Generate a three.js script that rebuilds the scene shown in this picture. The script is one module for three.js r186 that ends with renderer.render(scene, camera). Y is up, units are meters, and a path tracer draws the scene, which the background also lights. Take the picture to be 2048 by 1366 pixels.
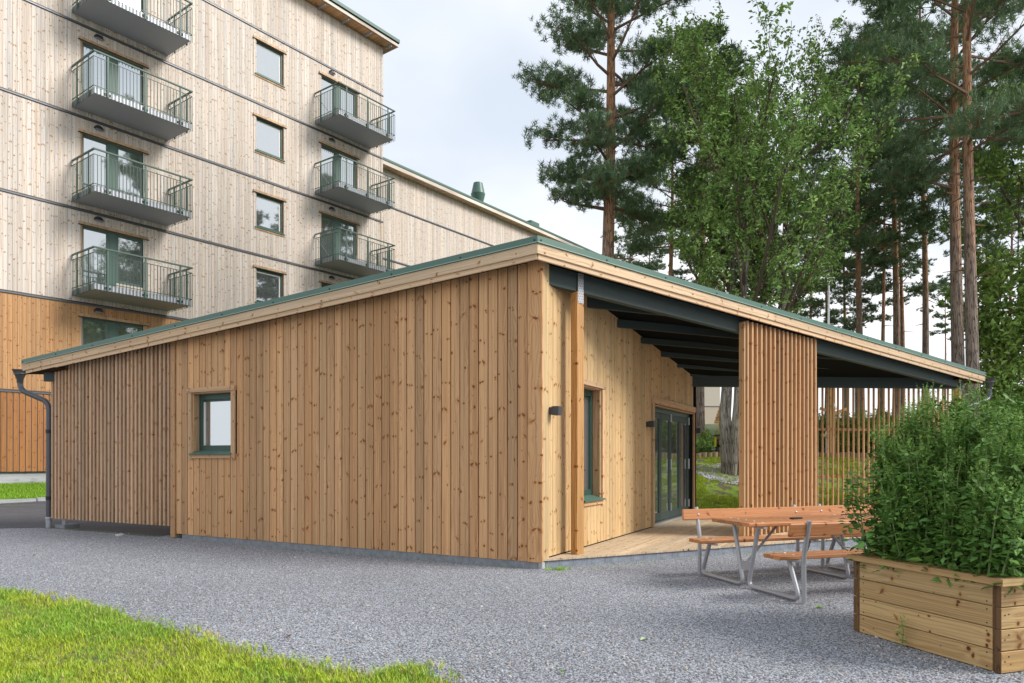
import * as THREE from 'three';
import { mergeGeometries } from 'three/addons/utils/BufferGeometryUtils.js';

/* ---------- camera, sky, sun, exposure ---------- */
const scene = new THREE.Scene();
const F = 1446, CX = 1024, HY = 915, EYE = 1.4;          // lens in pixels of a 2048 x 1366 plate, level camera with the lens shifted up
const camera = new THREE.PerspectiveCamera(2 * Math.atan(683 / F) * 180 / Math.PI, 2048 / 1366, 0.1, 900);
camera.position.set(0, EYE, 0);
camera.lookAt(0, EYE, -10);
camera.setViewOffset(2048, 1366, 0, 683 - HY, 2048, 1366);
camera.updateProjectionMatrix();

const renderer = new THREE.WebGLRenderer({ antialias: true });
renderer.toneMapping = THREE.LinearToneMapping;
renderer.toneMappingExposure = 2.65;
renderer.shadowMap.enabled = true;

let seedState = 7;
function rnd() { seedState = (seedState + 0x6d2b79f5) | 0; let t = Math.imul(seedState ^ (seedState >>> 15), 1 | seedState); t = (t + Math.imul(t ^ (t >>> 7), 61 | t)) ^ t; return ((t ^ (t >>> 14)) >>> 0) / 4294967296; }
const seed = (n) => { seedState = n * 7919 + 13; };
const rr = (a, b) => a + (b - a) * rnd();
const pick = (a) => a[Math.floor(rnd() * a.length)];
const clamp = (v, a, b) => Math.min(b, Math.max(a, v));
const mix = (a, b, t) => a + (b - a) * t;
const smooth = (a, b, v) => { const t = clamp((v - a) / (b - a), 0, 1); return t * t * (3 - 2 * t); };
const hash = (x, y, s = 0) => { let n = Math.imul(x | 0, 374761393) + Math.imul(y | 0, 668265263) + Math.imul(s | 0, 1274126177); n = Math.imul(n ^ (n >>> 13), 1274126177); return ((n ^ (n >>> 16)) >>> 0) / 4294967296; };
function vnoise(x, y, px = 4096, py = 4096, s = 0) {       // value noise, periodic in px, py cells
  const xi = Math.floor(x), yi = Math.floor(y), fx = x - xi, fy = y - yi, u = fx * fx * (3 - 2 * fx), v = fy * fy * (3 - 2 * fy);
  const X0 = ((xi % px) + px) % px, X1 = (X0 + 1) % px, Y0 = ((yi % py) + py) % py, Y1 = (Y0 + 1) % py;
  return mix(mix(hash(X0, Y0, s), hash(X1, Y0, s), u), mix(hash(X0, Y1, s), hash(X1, Y1, s), u), v);
}
const fbm = (x, y, p = 4096, s = 0, o = 4) => { let a = 0, w = 0.5, t = 0; for (let i = 0; i < o; i++) { a += w * vnoise(x, y, p, p, s + i); t += w; w *= 0.5; x *= 2; y *= 2; p *= 2; } return a / t; };

{ // overcast sky: white low down, thin blue-grey cloud higher up
  const w = 1024, h = 512, data = new Float32Array(w * h * 4);
  for (let j = 0; j < h; j++) for (let i = 0; i < w; i++) {
    const el = ((j + 0.5) / h - 0.5) * Math.PI, az = ((i + 0.5) / w - 0.5) * 2 * Math.PI, e = Math.max(0, Math.sin(el));
    const dx = Math.cos(el) * Math.cos(az), dz = Math.cos(el) * Math.sin(az);
    const n = fbm(dx / (e + 0.35) * 1.3 + 40, dz / (e + 0.35) * 1.3 + 40, 4096, 5, 6);
    const up = smooth(0.27, 0.66, e + (n - 0.5) * 1.0);
    const o = (j * w + i) * 4, b = mix(0.94, 1.1, n);
    data[o] = mix(0.45, 0.27, up) * b; data[o + 1] = mix(0.455, 0.30, up) * b; data[o + 2] = mix(0.465, 0.345, up) * b; data[o + 3] = 1;
    if (el < 0) { data[o] *= 0.9; data[o + 1] *= 0.9; data[o + 2] *= 0.9; }
  }
  const sky = new THREE.DataTexture(data, w, h, THREE.RGBAFormat, THREE.FloatType);
  sky.mapping = THREE.EquirectangularReflectionMapping; sky.magFilter = THREE.LinearFilter; sky.minFilter = THREE.LinearFilter; sky.needsUpdate = true;
  scene.background = sky; scene.environment = sky;
}
const sun = new THREE.DirectionalLight(0xfffaf3, 1.5);
{ const el = 38 * Math.PI / 180; sun.position.set(0.97 * Math.cos(el) * 60, Math.sin(el) * 60, 0.22 * Math.cos(el) * 60).add(new THREE.Vector3(0, 0, -12)); sun.target.position.set(0, 0, -12); }
sun.castShadow = true; sun.shadow.radius = 44; sun.shadow.mapSize.set(2048, 2048);
Object.assign(sun.shadow.camera, { left: -40, right: 40, top: 40, bottom: -40, near: 1, far: 160 });
scene.add(sun, sun.target);

/* ---------- helpers ---------- */
const W = (x, y, d) => new THREE.Vector3(x, y, -d);         // plan (x to the right, d away from the camera) to world
const M4 = THREE.Matrix4, V3 = THREE.Vector3;
const rad = (a) => a * Math.PI / 180;
const taken = new Map();
function numbered(n) { const k = taken.get(n) || 0; taken.set(n, k + 1); return k ? n + '_' + String(k).padStart(3, '0') : n; }
class Frame {                                                // upright plane: x runs along it, y up, z out of it
  constructor(x, d, ang) { this.x = x; this.d = d; this.a = ang; this.ux = Math.sin(rad(ang)); this.ud = Math.cos(rad(ang)); }
  at(px, py, off = 0) { const x0 = this.x + this.ud * off, d0 = this.d - this.ux * off, K = (px - CX) / F, t = (K * d0 - x0) / (this.ux - K * this.ud), d = d0 + t * this.ud; return [t, EYE + (HY - py) / F * d, d]; }
  point(t, y, n = 0) { return W(this.x + this.ux * t + this.ud * n, y, this.d + this.ud * t - this.ux * n); }
  put(o, base) { o.position.set(this.x - (base ? base.x : 0), -(base ? base.y : 0), -this.d - (base ? base.z : 0)); o.rotation.y = Math.PI / 2 - rad(this.a); return o; }
}
function mesh(name, geo, mat, parent, extra) {
  const m = new THREE.Mesh(geo, mat); m.name = parent && parent !== scene ? name : numbered(name);
  (parent || scene).add(m); if (extra) Object.assign(m.userData, extra); return m;
}
function thing(name, label, category, pos, turn = 0, group) {
  const g = new THREE.Group(); g.name = numbered(name); if (pos) g.position.copy(pos); g.rotation.y = turn; g.userData = { label, category }; if (group) g.userData.group = group; scene.add(g); return g;
}
function tag(o, label, category, group) { Object.assign(o.userData, { label, category }); if (group) o.userData.group = group; return o; }
const structure = (o) => { o.userData.kind = 'structure'; return o; };
const merge = (list) => mergeGeometries(list.map((g) => { const n = g.index ? g.toNonIndexed() : g; for (const k of Object.keys(n.attributes)) if (!['position', 'normal', 'uv', 'color'].includes(k)) n.deleteAttribute(k); return n; }), false);
function tri(pos, uv, col) {
  const g = new THREE.BufferGeometry(); g.setAttribute('position', new THREE.Float32BufferAttribute(pos, 3)); if (uv) g.setAttribute('uv', new THREE.Float32BufferAttribute(uv, 2)); if (col) g.setAttribute('color', new THREE.Float32BufferAttribute(col, 3)); g.computeVertexNormals(); return g;
}
// a length of timber: profile (a across, b thick) run along y from y0 to y1, grain along y; col picks a board of the wood sheet
const COLS = 32, SHEET = 4;
function timber(profile, y0, y1, col = Math.floor(rnd() * COLS), v = rnd() * SHEET, cut = null) {
  const pos = [], uv = [], n = profile.length, as = profile.map((p) => p[0]), amin = Math.min(...as), wid = Math.max(...as) - amin, bs = profile.map((p) => p[1]), bmax = Math.max(...bs);
  const U = (a, b) => (col + clamp(0.04 + 0.92 * ((a - amin) / wid) + (bmax - b) / wid * 0.35, 0.03, 0.97)) / COLS, V = (y) => (y + v) / SHEET;
  const top = (a) => cut ? cut(a) : y1;
  for (let i = 0; i < n; i++) {
    const [a0, b0] = profile[i], [a1, b1] = profile[(i + 1) % n], t0 = top(a0), t1 = top(a1);
    pos.push(a0, y0, b0, a1, y0, b1, a1, t1, b1, a0, y0, b0, a1, t1, b1, a0, t0, b0);
    uv.push(U(a0, b0), V(y0), U(a1, b1), V(y0), U(a1, b1), V(t1), U(a0, b0), V(y0), U(a1, b1), V(t1), U(a0, b0), V(t0));
  }
  for (let i = 1; i < n - 1; i++) {
    const p = [profile[0], profile[i], profile[i + 1]];
    for (const q of [p[0], p[2], p[1]]) { pos.push(q[0], y0, q[1]); uv.push(U(q[0], q[1]), V(y0 + q[1])); }
    for (const q of p) { pos.push(q[0], top(q[0]), q[1]); uv.push(U(q[0], q[1]), V(y1 + q[1])); }
  }
  return tri(pos, uv);
}
// profiles run anticlockwise seen from above with z towards the viewer, so that faces look outwards
const prof = (w, t, c = 0.004) => [[-w / 2, -t / 2], [-w / 2, t / 2 - c], [-w / 2 + c, t / 2], [w / 2 - c, t / 2], [w / 2, t / 2 - c], [w / 2, -t / 2]];
const prof8 = (w, t, c = 0.004) => [[-w / 2 + c, -t / 2], [-w / 2, -t / 2 + c], [-w / 2, t / 2 - c], [-w / 2 + c, t / 2], [w / 2 - c, t / 2], [w / 2, t / 2 - c], [w / 2, -t / 2 + c], [w / 2 - c, -t / 2]];
// timber from P to Q; its wide face looks along 'face'
function beam(P, Q, w, t, face, c = 0.004, col, v) {
  const y = Q.clone().sub(P), L = y.length(); y.normalize();
  const z = face.clone().addScaledVector(y, -face.dot(y)).normalize(), x = new V3().crossVectors(y, z);
  const g = timber(prof8(w, t, c), 0, L, col, v); g.applyMatrix4(new M4().makeBasis(x, y, z).setPosition(P)); return g;
}
function box(w, h, d, x = 0, y = 0, z = 0) { const g = new THREE.BoxGeometry(w, h, d); g.translate(x, y, z); return g; }
const span = (x0, x1, y0, y1, z0, z1) => box(x1 - x0, y1 - y0, z1 - z0, (x0 + x1) / 2, (y0 + y1) / 2, (z0 + z1) / 2);
function cbox(w, h, d, c = 0.006, x = 0, y = 0, z = 0) { const g = timber(prof8(w, d, c), -h / 2, h / 2, 0, 0); g.translate(x, y, z); return g; }
const cspan = (x0, x1, y0, y1, z0, z1, c) => cbox(x1 - x0, y1 - y0, z1 - z0, c, (x0 + x1) / 2, (y0 + y1) / 2, (z0 + z1) / 2);
function tube(points, r, rs = 8, seg = 0, curved = false) {
  const p = new THREE.CatmullRomCurve3(points, false, 'centripetal'); if (curved) return new THREE.TubeGeometry(p, seg || points.length * 5, r, rs);
  const path = new THREE.CurvePath(); for (let i = 0; i + 1 < points.length; i++) path.add(new THREE.LineCurve3(points[i], points[i + 1])); return new THREE.TubeGeometry(path, seg || points.length * 4, r, rs);
}
function bentTube(pts, r, bend, rs = 10) {                    // straight runs joined with round bends
  const path = new THREE.CurvePath(); let from = pts[0];
  for (let i = 1; i < pts.length; i++) {
    if (i === pts.length - 1) { path.add(new THREE.LineCurve3(from, pts[i])); break; }
    const a = pts[i].clone().add(pts[i - 1].clone().sub(pts[i]).setLength(bend)), b = pts[i].clone().add(pts[i + 1].clone().sub(pts[i]).setLength(bend));
    path.add(new THREE.LineCurve3(from, a)); path.add(new THREE.QuadraticBezierCurve3(a, pts[i], b)); from = b;
  }
  const n = 10 * path.curves.length, P = []; for (const c of path.curves) { const k = c.isLineCurve3 ? 2 : 7; for (let j = 0; j < k; j++) P.push(c.getPoint(j / k)); } P.push(pts[pts.length - 1]);
  return sweep(P, P.map(() => r), rs);
}
function sweep(P, R, rs = 8, colorAt, vscale = 1, caps = true) {   // tapered tube through points
  const pos = [], uv = [], col = [], rings = []; let N = null, len = 0;
  for (let i = 0; i < P.length; i++) {
    const T = P[Math.min(i + 1, P.length - 1)].clone().sub(P[Math.max(i - 1, 0)]).normalize();
    if (!N) N = Math.abs(T.y) < 0.9 ? new V3(0, 1, 0) : new V3(1, 0, 0);
    N = N.clone().addScaledVector(T, -N.dot(T)).normalize(); const B = new V3().crossVectors(T, N);
    if (i) len += P[i].distanceTo(P[i - 1]);
    const ring = []; for (let k = 0; k <= rs; k++) { const a = k / rs * Math.PI * 2, rad_ = typeof R[i] === 'function' ? R[i](k % rs / rs) : R[i]; ring.push([P[i].clone().addScaledVector(N, Math.cos(a) * rad_).addScaledVector(B, Math.sin(a) * rad_), k / rs, len * vscale]); } rings.push(ring);
  }
  const put = (q, i) => { pos.push(q[0].x, q[0].y, q[0].z); uv.push(q[1], q[2]); if (colorAt) col.push(...colorAt(i, q[1], q[0])); };
  for (let i = 0; i + 1 < rings.length; i++) for (let k = 0; k < rs; k++) { const a = rings[i][k], b = rings[i][k + 1], c = rings[i + 1][k + 1], d = rings[i + 1][k]; put(a, i); put(b, i); put(c, i + 1); put(a, i); put(c, i + 1); put(d, i + 1); }
  if (caps) for (const [i, s] of [[0, 1], [rings.length - 1, 0]]) for (let k = 0; k < rs; k++) { const c = [P[i], 0.5, rings[i][0][2]], q = rings[i]; put(c, i); if (s) { put(q[k + 1], i); put(q[k], i); } else { put(q[k], i); put(q[k + 1], i); } }
  const g = new THREE.BufferGeometry(); g.setAttribute('position', new THREE.Float32BufferAttribute(pos, 3)); g.setAttribute('uv', new THREE.Float32BufferAttribute(uv, 2)); if (colorAt) g.setAttribute('color', new THREE.Float32BufferAttribute(col, 3));
  g.computeVertexNormals(); return g;
}
const moved = (g, p) => { g.translate(-p.x, -p.y, -p.z); return g; };

/* ---------- surfaces ---------- */
function texture(w, h, fn, srgb = true) {
  const data = new Uint8Array(w * h * 4), c = [0, 0, 0];
  for (let j = 0; j < h; j++) for (let i = 0; i < w; i++) { fn(i, j, c); const o = (j * w + i) * 4; data[o] = clamp(c[0], 0, 1) * 255; data[o + 1] = clamp(c[1], 0, 1) * 255; data[o + 2] = clamp(c[2], 0, 1) * 255; data[o + 3] = 255; }
  const t = new THREE.DataTexture(data, w, h); t.wrapS = t.wrapT = THREE.RepeatWrapping; t.magFilter = THREE.LinearFilter; t.minFilter = THREE.LinearMipmapLinearFilter; t.generateMipmaps = true; if (srgb) t.colorSpace = THREE.SRGBColorSpace; t.needsUpdate = true; return t;
}
const lin = (r, g, b) => new THREE.Color().setRGB(r, g, b);
function std(r, g, b, rough = 0.8, opt = {}) { return new THREE.MeshStandardMaterial({ color: lin(r, g, b), roughness: rough, ...opt }); }

seed(3);
const wood = (() => {                                         // a sheet of 32 planed spruce boards side by side, grain along v, 4 m long
  const w = 2048, h = 2048, cw = w / COLS, knots = [], tone = [], ring = [];
  for (let c = 0; c < COLS; c++) {
    tone.push([rr(0.90, 1.0), rr(-0.03, 0.03)]); ring.push([rr(-0.6, 1.6), rr(5, 11), rr(0.4, 1.2), rr(0.5, 1)]);
    const list = []; let y = rr(0, 0.3); const gap = rr(0.28, 0.6), style = rnd();
    while (y < SHEET - 0.1) {
      const n = 1 + Math.floor(rnd() * 2.4), cx = rr(0.3, 0.7), kind = rnd();
      if (kind < 0.16 + 0.2 * style) for (const q of rnd() < 0.5 ? [-1, 1] : [rnd() < 0.5 ? -1 : 1]) list.push([cx + q * rr(0.12, 0.28), y + rr(-0.012, 0.012), rr(0.14, 0.24), rr(0.008, 0.014), -q * rr(0.55, 1.0), rr(0.4, 0.75), 1]);
      else for (let i = 0; i < n; i++) list.push([rr(0.06, 0.94), y + rr(-0.02, 0.02), rr(0.045, 0.105), rr(0.008, 0.017), rr(-0.3, 0.3), rr(0.55, 0.95), 0]);
      if (rnd() < 0.55) list.push([rr(0.05, 0.95), y + rr(0.08, 0.25), rr(0.02, 0.045), rr(0.003, 0.007), 0, rr(0.4, 0.85), 0]);
      y += gap * rr(0.65, 1.3);
    }
    knots.push(list);
  }
  return texture(w, h, (i, j, out) => {
    const c = Math.floor(i / cw), u = (i - c * cw + 0.5) / cw, y = (j + 0.5) / h * SHEET, [r0, rf, rw, rc] = ring[c];
    let bend = 0, dark = 0, halo = 0;
    for (const k of knots[c]) {
      const dy = y - k[1]; if (Math.abs(dy) > 0.2) continue;
      const du = (u - k[0]), s = k[4], a = (du * Math.cos(s) * 0.14 + dy * Math.sin(s)) , b = (-du * Math.sin(s) * 0.14 + dy * Math.cos(s));
      const q = k[6] ? Math.hypot(a / (k[2] * 0.14), b / (k[3] * (1.15 - 0.5 * clamp(a / (k[2] * 0.14), -1, 1) * Math.sign(s || 1)))) : Math.hypot(du / k[2], dy / k[3]);
      dark = Math.max(dark, k[5] * smooth(1.15, 0.75, q) * (0.85 + 0.3 * vnoise(u * 30, y * 200, 4096, 4096, c)));
      halo = Math.max(halo, 0.28 * smooth(2.8, 0.9, q));
      bend += (du > 0 ? 1 : -1) * k[2] * 1.2 * Math.exp(-Math.abs(dy) / 0.05 - Math.abs(du) * 4);
    }
    const warp = (vnoise(u * 2 + c * 9, y * 1.5, 4096, 6, 11) - 0.5) * rw * 0.6 + (vnoise(u * 3 + c * 5, y * 6, 4096, 24, 12) - 0.5) * 0.12;
    const x = Math.abs(u - r0 + warp + bend) * rf, late = Math.pow(0.5 + 0.5 * Math.sin(x * 6.283), 3) * rc;
    const fine = (vnoise(u * 60 + c * 70, y * 5, 4096, 20, 13) - 0.5) * 0.12 + (vnoise(u * 9 + c * 33, y * 1.0, 4096, 4, 14) - 0.5) * 0.16;
    const t = tone[c][0] * (1 - 0.10 * late + fine), warm = 0.09 * late + halo * 0.35 - fine * 0.2 + tone[c][1];
    let R = t * (1 - halo * 0.10), G = t * (1 - warm * 0.55 - halo * 0.14), B = t * (1 - warm * 1.15 - halo * 0.2);
    out[0] = mix(R, 0.37, dark); out[1] = mix(G, 0.29, dark); out[2] = mix(B, 0.24, dark);
  });
})();
wood.anisotropy = 8;
const tints = (r, g, b, n = 5, rough = 0.72, spread = 0.09) => Array.from({ length: n }, (_, i) => { const k = 1 + spread * ((i / Math.max(1, n - 1)) * 2 - 1), w = (hash(i, 7, 3) - 0.5) * spread; return new THREE.MeshStandardMaterial({ color: lin(r * k, g * k * (1 - w * 0.4), b * k * (1 - w)), map: wood, roughness: rough }); });
seed(5);
const WOOD = {
  wall: tints(0.64, 0.37, 0.178, 6, 0.72, 0.13), inner: tints(0.67, 0.465, 0.235), slat: tints(0.60, 0.395, 0.245, 5, 0.75, 0.12), screen: tints(0.62, 0.37, 0.185, 5, 0.72, 0.12), fascia: tints(0.74, 0.55, 0.36, 3), post: tints(0.66, 0.36, 0.13, 2), trim: tints(0.62, 0.41, 0.235, 2),  // inner repeats the wall timber, with the brighter light there put into its tint
  deck: tints(0.64, 0.50, 0.34, 5), bench: tints(0.49, 0.205, 0.075, 6, 0.55, 0.2), planter: tints(0.52, 0.345, 0.15, 6, 0.75, 0.14), planterPost: tints(0.17, 0.085, 0.03, 1), log: tints(0.40, 0.30, 0.18, 3), play: tints(0.55, 0.33, 0.13, 2),
};
const STOREY = [[0.46, 0.205, 0.07], [0.60, 0.34, 0.16], [0.77, 0.69, 0.615]].map((c) => tints(...c, 4, 0.8, 0.03)); for (let i = 0; i < 4; i++) STOREY.push(STOREY[2]);
const flat = (r, g, b) => new THREE.MeshPhysicalMaterial({ color: lin(r, g, b), roughness: 0.9, specularIntensity: 0.15 });
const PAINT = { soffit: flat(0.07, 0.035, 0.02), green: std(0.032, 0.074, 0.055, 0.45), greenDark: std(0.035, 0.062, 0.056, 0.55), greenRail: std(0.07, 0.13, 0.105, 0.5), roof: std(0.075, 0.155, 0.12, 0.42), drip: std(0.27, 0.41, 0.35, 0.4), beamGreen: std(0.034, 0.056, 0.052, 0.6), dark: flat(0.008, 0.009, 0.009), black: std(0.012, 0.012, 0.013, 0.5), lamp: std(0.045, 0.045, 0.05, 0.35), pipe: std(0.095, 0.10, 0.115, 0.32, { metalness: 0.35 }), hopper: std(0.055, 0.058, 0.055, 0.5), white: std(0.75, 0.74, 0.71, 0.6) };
const STEEL = { galv: std(0.40, 0.41, 0.43, 0.5, { metalness: 0.6 }), slab: std(0.33, 0.345, 0.375, 0.6), slabEdge: std(0.42, 0.44, 0.48, 0.45, { metalness: 0.3 }), band: std(0.14, 0.15, 0.17, 0.4, { metalness: 0.4 }), bright: std(0.7, 0.71, 0.73, 0.3, { metalness: 0.8 }) };
const GLASS = new THREE.MeshPhysicalMaterial({ color: lin(0.56, 0.595, 0.62), metalness: 0.88, roughness: 0.025 });
seed(8);
const concreteTex = texture(512, 512, (i, j, o) => { const a = fbm(i / 32, j / 32, 16, 2, 5), s = hash(i, j, 4), k = 0.72 + 0.3 * a + (s - 0.5) * 0.12 - (fbm(i / 6 , j / 90, 16, 9, 3) > 0.66 ? 0.08 : 0); o[0] = k * 0.97; o[1] = k * 0.98; o[2] = k; });
const CONCRETE = { plinth: new THREE.MeshStandardMaterial({ color: lin(0.33, 0.34, 0.35), map: concreteTex, roughness: 0.9 }), light: new THREE.MeshStandardMaterial({ color: lin(0.60, 0.60, 0.60), map: concreteTex, roughness: 0.9 }), kerb: new THREE.MeshStandardMaterial({ color: lin(0.58, 0.58, 0.585), map: concreteTex, roughness: 0.9 }), deck: new THREE.MeshStandardMaterial({ color: lin(0.33, 0.36, 0.40), map: concreteTex, roughness: 0.85 }) };

/* ---------- the ground ---------- */
const backLine = (x) => 16.08 + 0.1734 * (x - 4.19);          // line of the pavilion's rear wall
const kerbLine = (x) => 18.5 + (x + 13.1), faceLine = (x) => 21.1 + (x + 14.95) * 4 / 3;
function gravelEdge(x) { if (x > -5.75) return backLine(x) + 0.45; if (x > -9.2) return 9.08 - 0.02 + (0.33 - x) * 0.4617 / 0.887 - 0.12 + 0.05 * Math.sin(x * 5) ; return 13.86 + 0.6 * (x + 9.2); }
function G(x, d) {
  const near = 0.06 * smooth(2.5, 7, -x);
  const e = d - backLine(x); let lawn = 0;
  if (e > 0.4) lawn = e < 5.3 ? 0.05 + 0.275 * (e - 0.4) : 1.3975 + 0.075 * Math.min(e - 5.3, 40);
  let left = near; if (d > 13.9) left = near + 0.03 * Math.min(d - 13.9, 5.5);
  const k = kerbLine(x), f = faceLine(x); if (x < -3 && d > k) left = mix(left + 0.09, 0.57, smooth(0, 1, (d - k) / Math.max(0.5, f - k)));
  return mix(left, Math.max(lawn, near), smooth(-5, 3, x - Math.max(0, (d - 40)) * -1)) ;
}
function sheet(us, vs, place, lift, uvs, colorAt) {            // grid laid on the terrain
  const nx = us.length, nv = vs.length, pos = [], uv = [], col = [], idx = [];
  for (let j = 0; j < nv; j++) for (let i = 0; i < nx; i++) { const [x, d] = place(us[i], vs[j]); const y = G(x, d) + lift; pos.push(x, y, -d); uv.push(x / uvs, d / uvs); if (colorAt) col.push(...colorAt(x, d)); }
  for (let j = 0; j + 1 < nv; j++) for (let i = 0; i + 1 < nx; i++) { const a = j * nx + i; idx.push(a, a + 1, a + nx + 1, a, a + nx + 1, a + nx); }
  const g = new THREE.BufferGeometry(); g.setAttribute('position', new THREE.Float32BufferAttribute(pos, 3)); g.setAttribute('uv', new THREE.Float32BufferAttribute(uv, 2)); if (colorAt) g.setAttribute('color', new THREE.Float32BufferAttribute(col, 3)); g.setIndex(idx); g.computeVertexNormals(); return g;
}
const steps = (a, b, n) => Array.from({ length: n + 1 }, (_, i) => a + (b - a) * i / n);
const patch = (x, d, s, amp) => { const k = 1 + amp * (fbm(x * s + 90, d * s + 90, 4096, 21, 4) - 0.5) * 2; return [k, k, k]; };

const gravelMaps = (() => {
  const n = 1536, cells = 340, h = new Float32Array(n * n), id = new Int32Array(n * n);
  for (let j = 0; j < n; j++) for (let i = 0; i < n; i++) {
    const x = i / n * cells, y = j / n * cells, xi = Math.floor(x), yi = Math.floor(y); let b = 9, b2 = 9, bi = 0;
    for (let q = -1; q <= 1; q++) for (let p = -1; p <= 1; p++) { const cx = (xi + p + cells) % cells, cy = (yi + q + cells) % cells, ox = xi + p + 0.1 + 0.8 * hash(cx, cy, 1), oy = yi + q + 0.1 + 0.8 * hash(cx, cy, 2), s = 0.75 + 0.5 * hash(cx, cy, 3), dd = Math.hypot(x - ox, (y - oy)) / s; if (dd < b) { b2 = b; b = dd; bi = cy * cells + cx; } else if (dd < b2) b2 = dd; }
    h[j * n + i] = clamp((b2 - b) * 1.6, 0, 1); id[j * n + i] = bi;
  }
  const map = texture(n, n, (i, j, o) => { const k = id[j * n + i], a = hash(k, 3, 5), b = hash(k, 4, 6); let t = 0.46 + 0.52 * a; if (b > 0.86) t *= 0.48; const dust = h[j * n + i] < 0.1 ? 0.76 : 1; t *= dust * (0.95 + 0.1 * hash(i, j, 8)); const pink = b < 0.05 ? 0.08 : 0; o[0] = t * (0.955 + pink); o[1] = t * (0.975 - pink * 0.3); o[2] = t * 1.015; });
  const bump = texture(n, n, (i, j, o) => { const k = id[j * n + i]; o[0] = o[1] = o[2] = h[j * n + i] * (0.5 + 0.5 * hash(k, 9, 9)); }, false);
  return { map, bump };
})();
const GRAVEL = new THREE.MeshStandardMaterial({ map: gravelMaps.map, bumpMap: gravelMaps.bump, bumpScale: 0.004, color: lin(0.68, 0.68, 0.68), roughness: 0.95, vertexColors: true });
const soilTex = texture(512, 512, (i, j, o) => { const a = fbm(i / 16, j / 16, 32, 31, 5), b = hash(i, j, 3), t = 0.28 + 0.25 * a + 0.16 * (b - 0.5); o[0] = t * 1.08; o[1] = t * 0.93; o[2] = t * 0.76; });
const lawnTex = texture(1024, 1024, (i, j, o) => { const a = fbm(i / 64, j / 64, 16, 41, 5), c = fbm(i / 8, j / 8, 128, 44, 3), g = smooth(0.44, 0.56, a + (c - 0.5) * 0.5), f = hash(i, j, 5); const soil = 0.26 + 0.2 * c + (f - 0.5) * 0.14; o[0] = mix(soil * 1.05, 0.42 + 0.16 * (f - 0.5) + 0.1 * c, g); o[1] = mix(soil * 0.92, 0.53 + 0.16 * (f - 0.5) + 0.1 * c, g); o[2] = mix(soil * 0.74, 0.13, g); });
const asphaltTex = texture(1024, 1024, (i, j, o) => { const a = fbm(i / 128, j / 24, 8, 51, 4), f = hash(i >> 1, j >> 1, 5), t = 0.34 + 0.10 * (a - 0.5) + 0.14 * (f - 0.5); o[0] = t; o[1] = t; o[2] = t * 1.03; });
const SOIL = new THREE.MeshStandardMaterial({ map: soilTex, color: lin(0.75, 0.75, 0.75), roughness: 1 });
const LAWN = new THREE.MeshStandardMaterial({ map: lawnTex, color: lin(0.9, 0.9, 0.9), roughness: 1 });
const ASPHALT = new THREE.MeshStandardMaterial({ map: asphaltTex, color: lin(0.9, 0.9, 0.92), roughness: 0.9 });
const floorTex = texture(512, 512, (i, j, o) => { const a = fbm(i / 32, j / 32, 16, 61, 5), f = hash(i, j, 5), t = 0.3 + 0.3 * a + 0.15 * (f - 0.5); o[0] = t * 0.85; o[1] = t * 0.95; o[2] = t * 0.5; });
const FOREST_FLOOR = new THREE.MeshStandardMaterial({ map: floorTex, color: lin(0.6, 0.6, 0.6), roughness: 1 });
{
  const xs = [-400, -200, -100, -60, ...steps(-40, 40, 80), 60, 100, 200, 400], ds = [-300, -150, -60, -30, ...steps(-10, 70, 100), 90, 130, 200, 400, 700];
  structure(mesh('ground', sheet(xs, ds, (x, d) => [x, d], -0.05, 4), FOREST_FLOOR));
  structure(mesh('gravel_yard', sheet(steps(-45, 45, 180), steps(0, 1, 130), (x, v) => { const b = gravelEdge(x); return [x, -25 + (b + 25) * (1 - (1 - v) * (1 - v))]; }, 0, 3, (x, d) => patch(x, d, 0.55, 0.2)), GRAVEL));
  structure(mesh('asphalt_road', sheet(steps(-45, 2.5, 95), steps(0, 1, 40), (x, v) => { const a = gravelEdge(x) - 0.35, b = kerbLine(x) + 0.02; return [x, a + Math.max(0.5, b - a) * v]; }, -0.006, 5), ASPHALT));
  structure(mesh('lawn_bank', sheet(steps(-3, 45, 120), steps(0.42, 5.25, 40), (x, e) => [x, backLine(x) + e], 0.006, 2.5), LAWN));
  structure(mesh('grass_strip', sheet(steps(-45, 2, 60), steps(0, 1, 16), (x, v) => { const a = kerbLine(x) + 0.1, b = faceLine(x); return [x, a + (b - a) * v]; }, 0.02, 2.5), LAWN));
}

/* ---------- the pavilion ---------- */
const P0 = W(0.33, 0, 9.08);
const pavilion = thing('pavilion', 'low triangular wooden pavilion with green roof edge, slatted bays and a covered deck', 'pavilion', P0);
const LW = new Frame(0.33, 9.08, 117.5), IW = new Frame(0.37, 9.08, 27.5), PL = new Frame(0.878, 9.54, 52), BW = new Frame(4.19, 16.08, 80.16);
const RA = [0.3104, 8.80, 4.096], RB = [-9.368, 13.838, 3.266], RD = [11.453, 17.506, 3.458];   // roof corners: x, d, top
const roofY = (() => { const a = RB[0] - RA[0], b = RB[1] - RA[1], c = RD[0] - RA[0], e = RD[1] - RA[1], det = a * e - b * c, hb = RB[2] - RA[2], hd = RD[2] - RA[2], gx = (hb * e - b * hd) / det, gd = (a * hd - hb * c) / det; return (x, d) => RA[2] + gx * (x - RA[0]) + gd * (d - RA[1]); })();
const roofAt = (fr) => (t, n = 0) => roofY(fr.x + fr.ux * t + fr.ud * n, fr.d + fr.ud * t - fr.ux * n);

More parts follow.
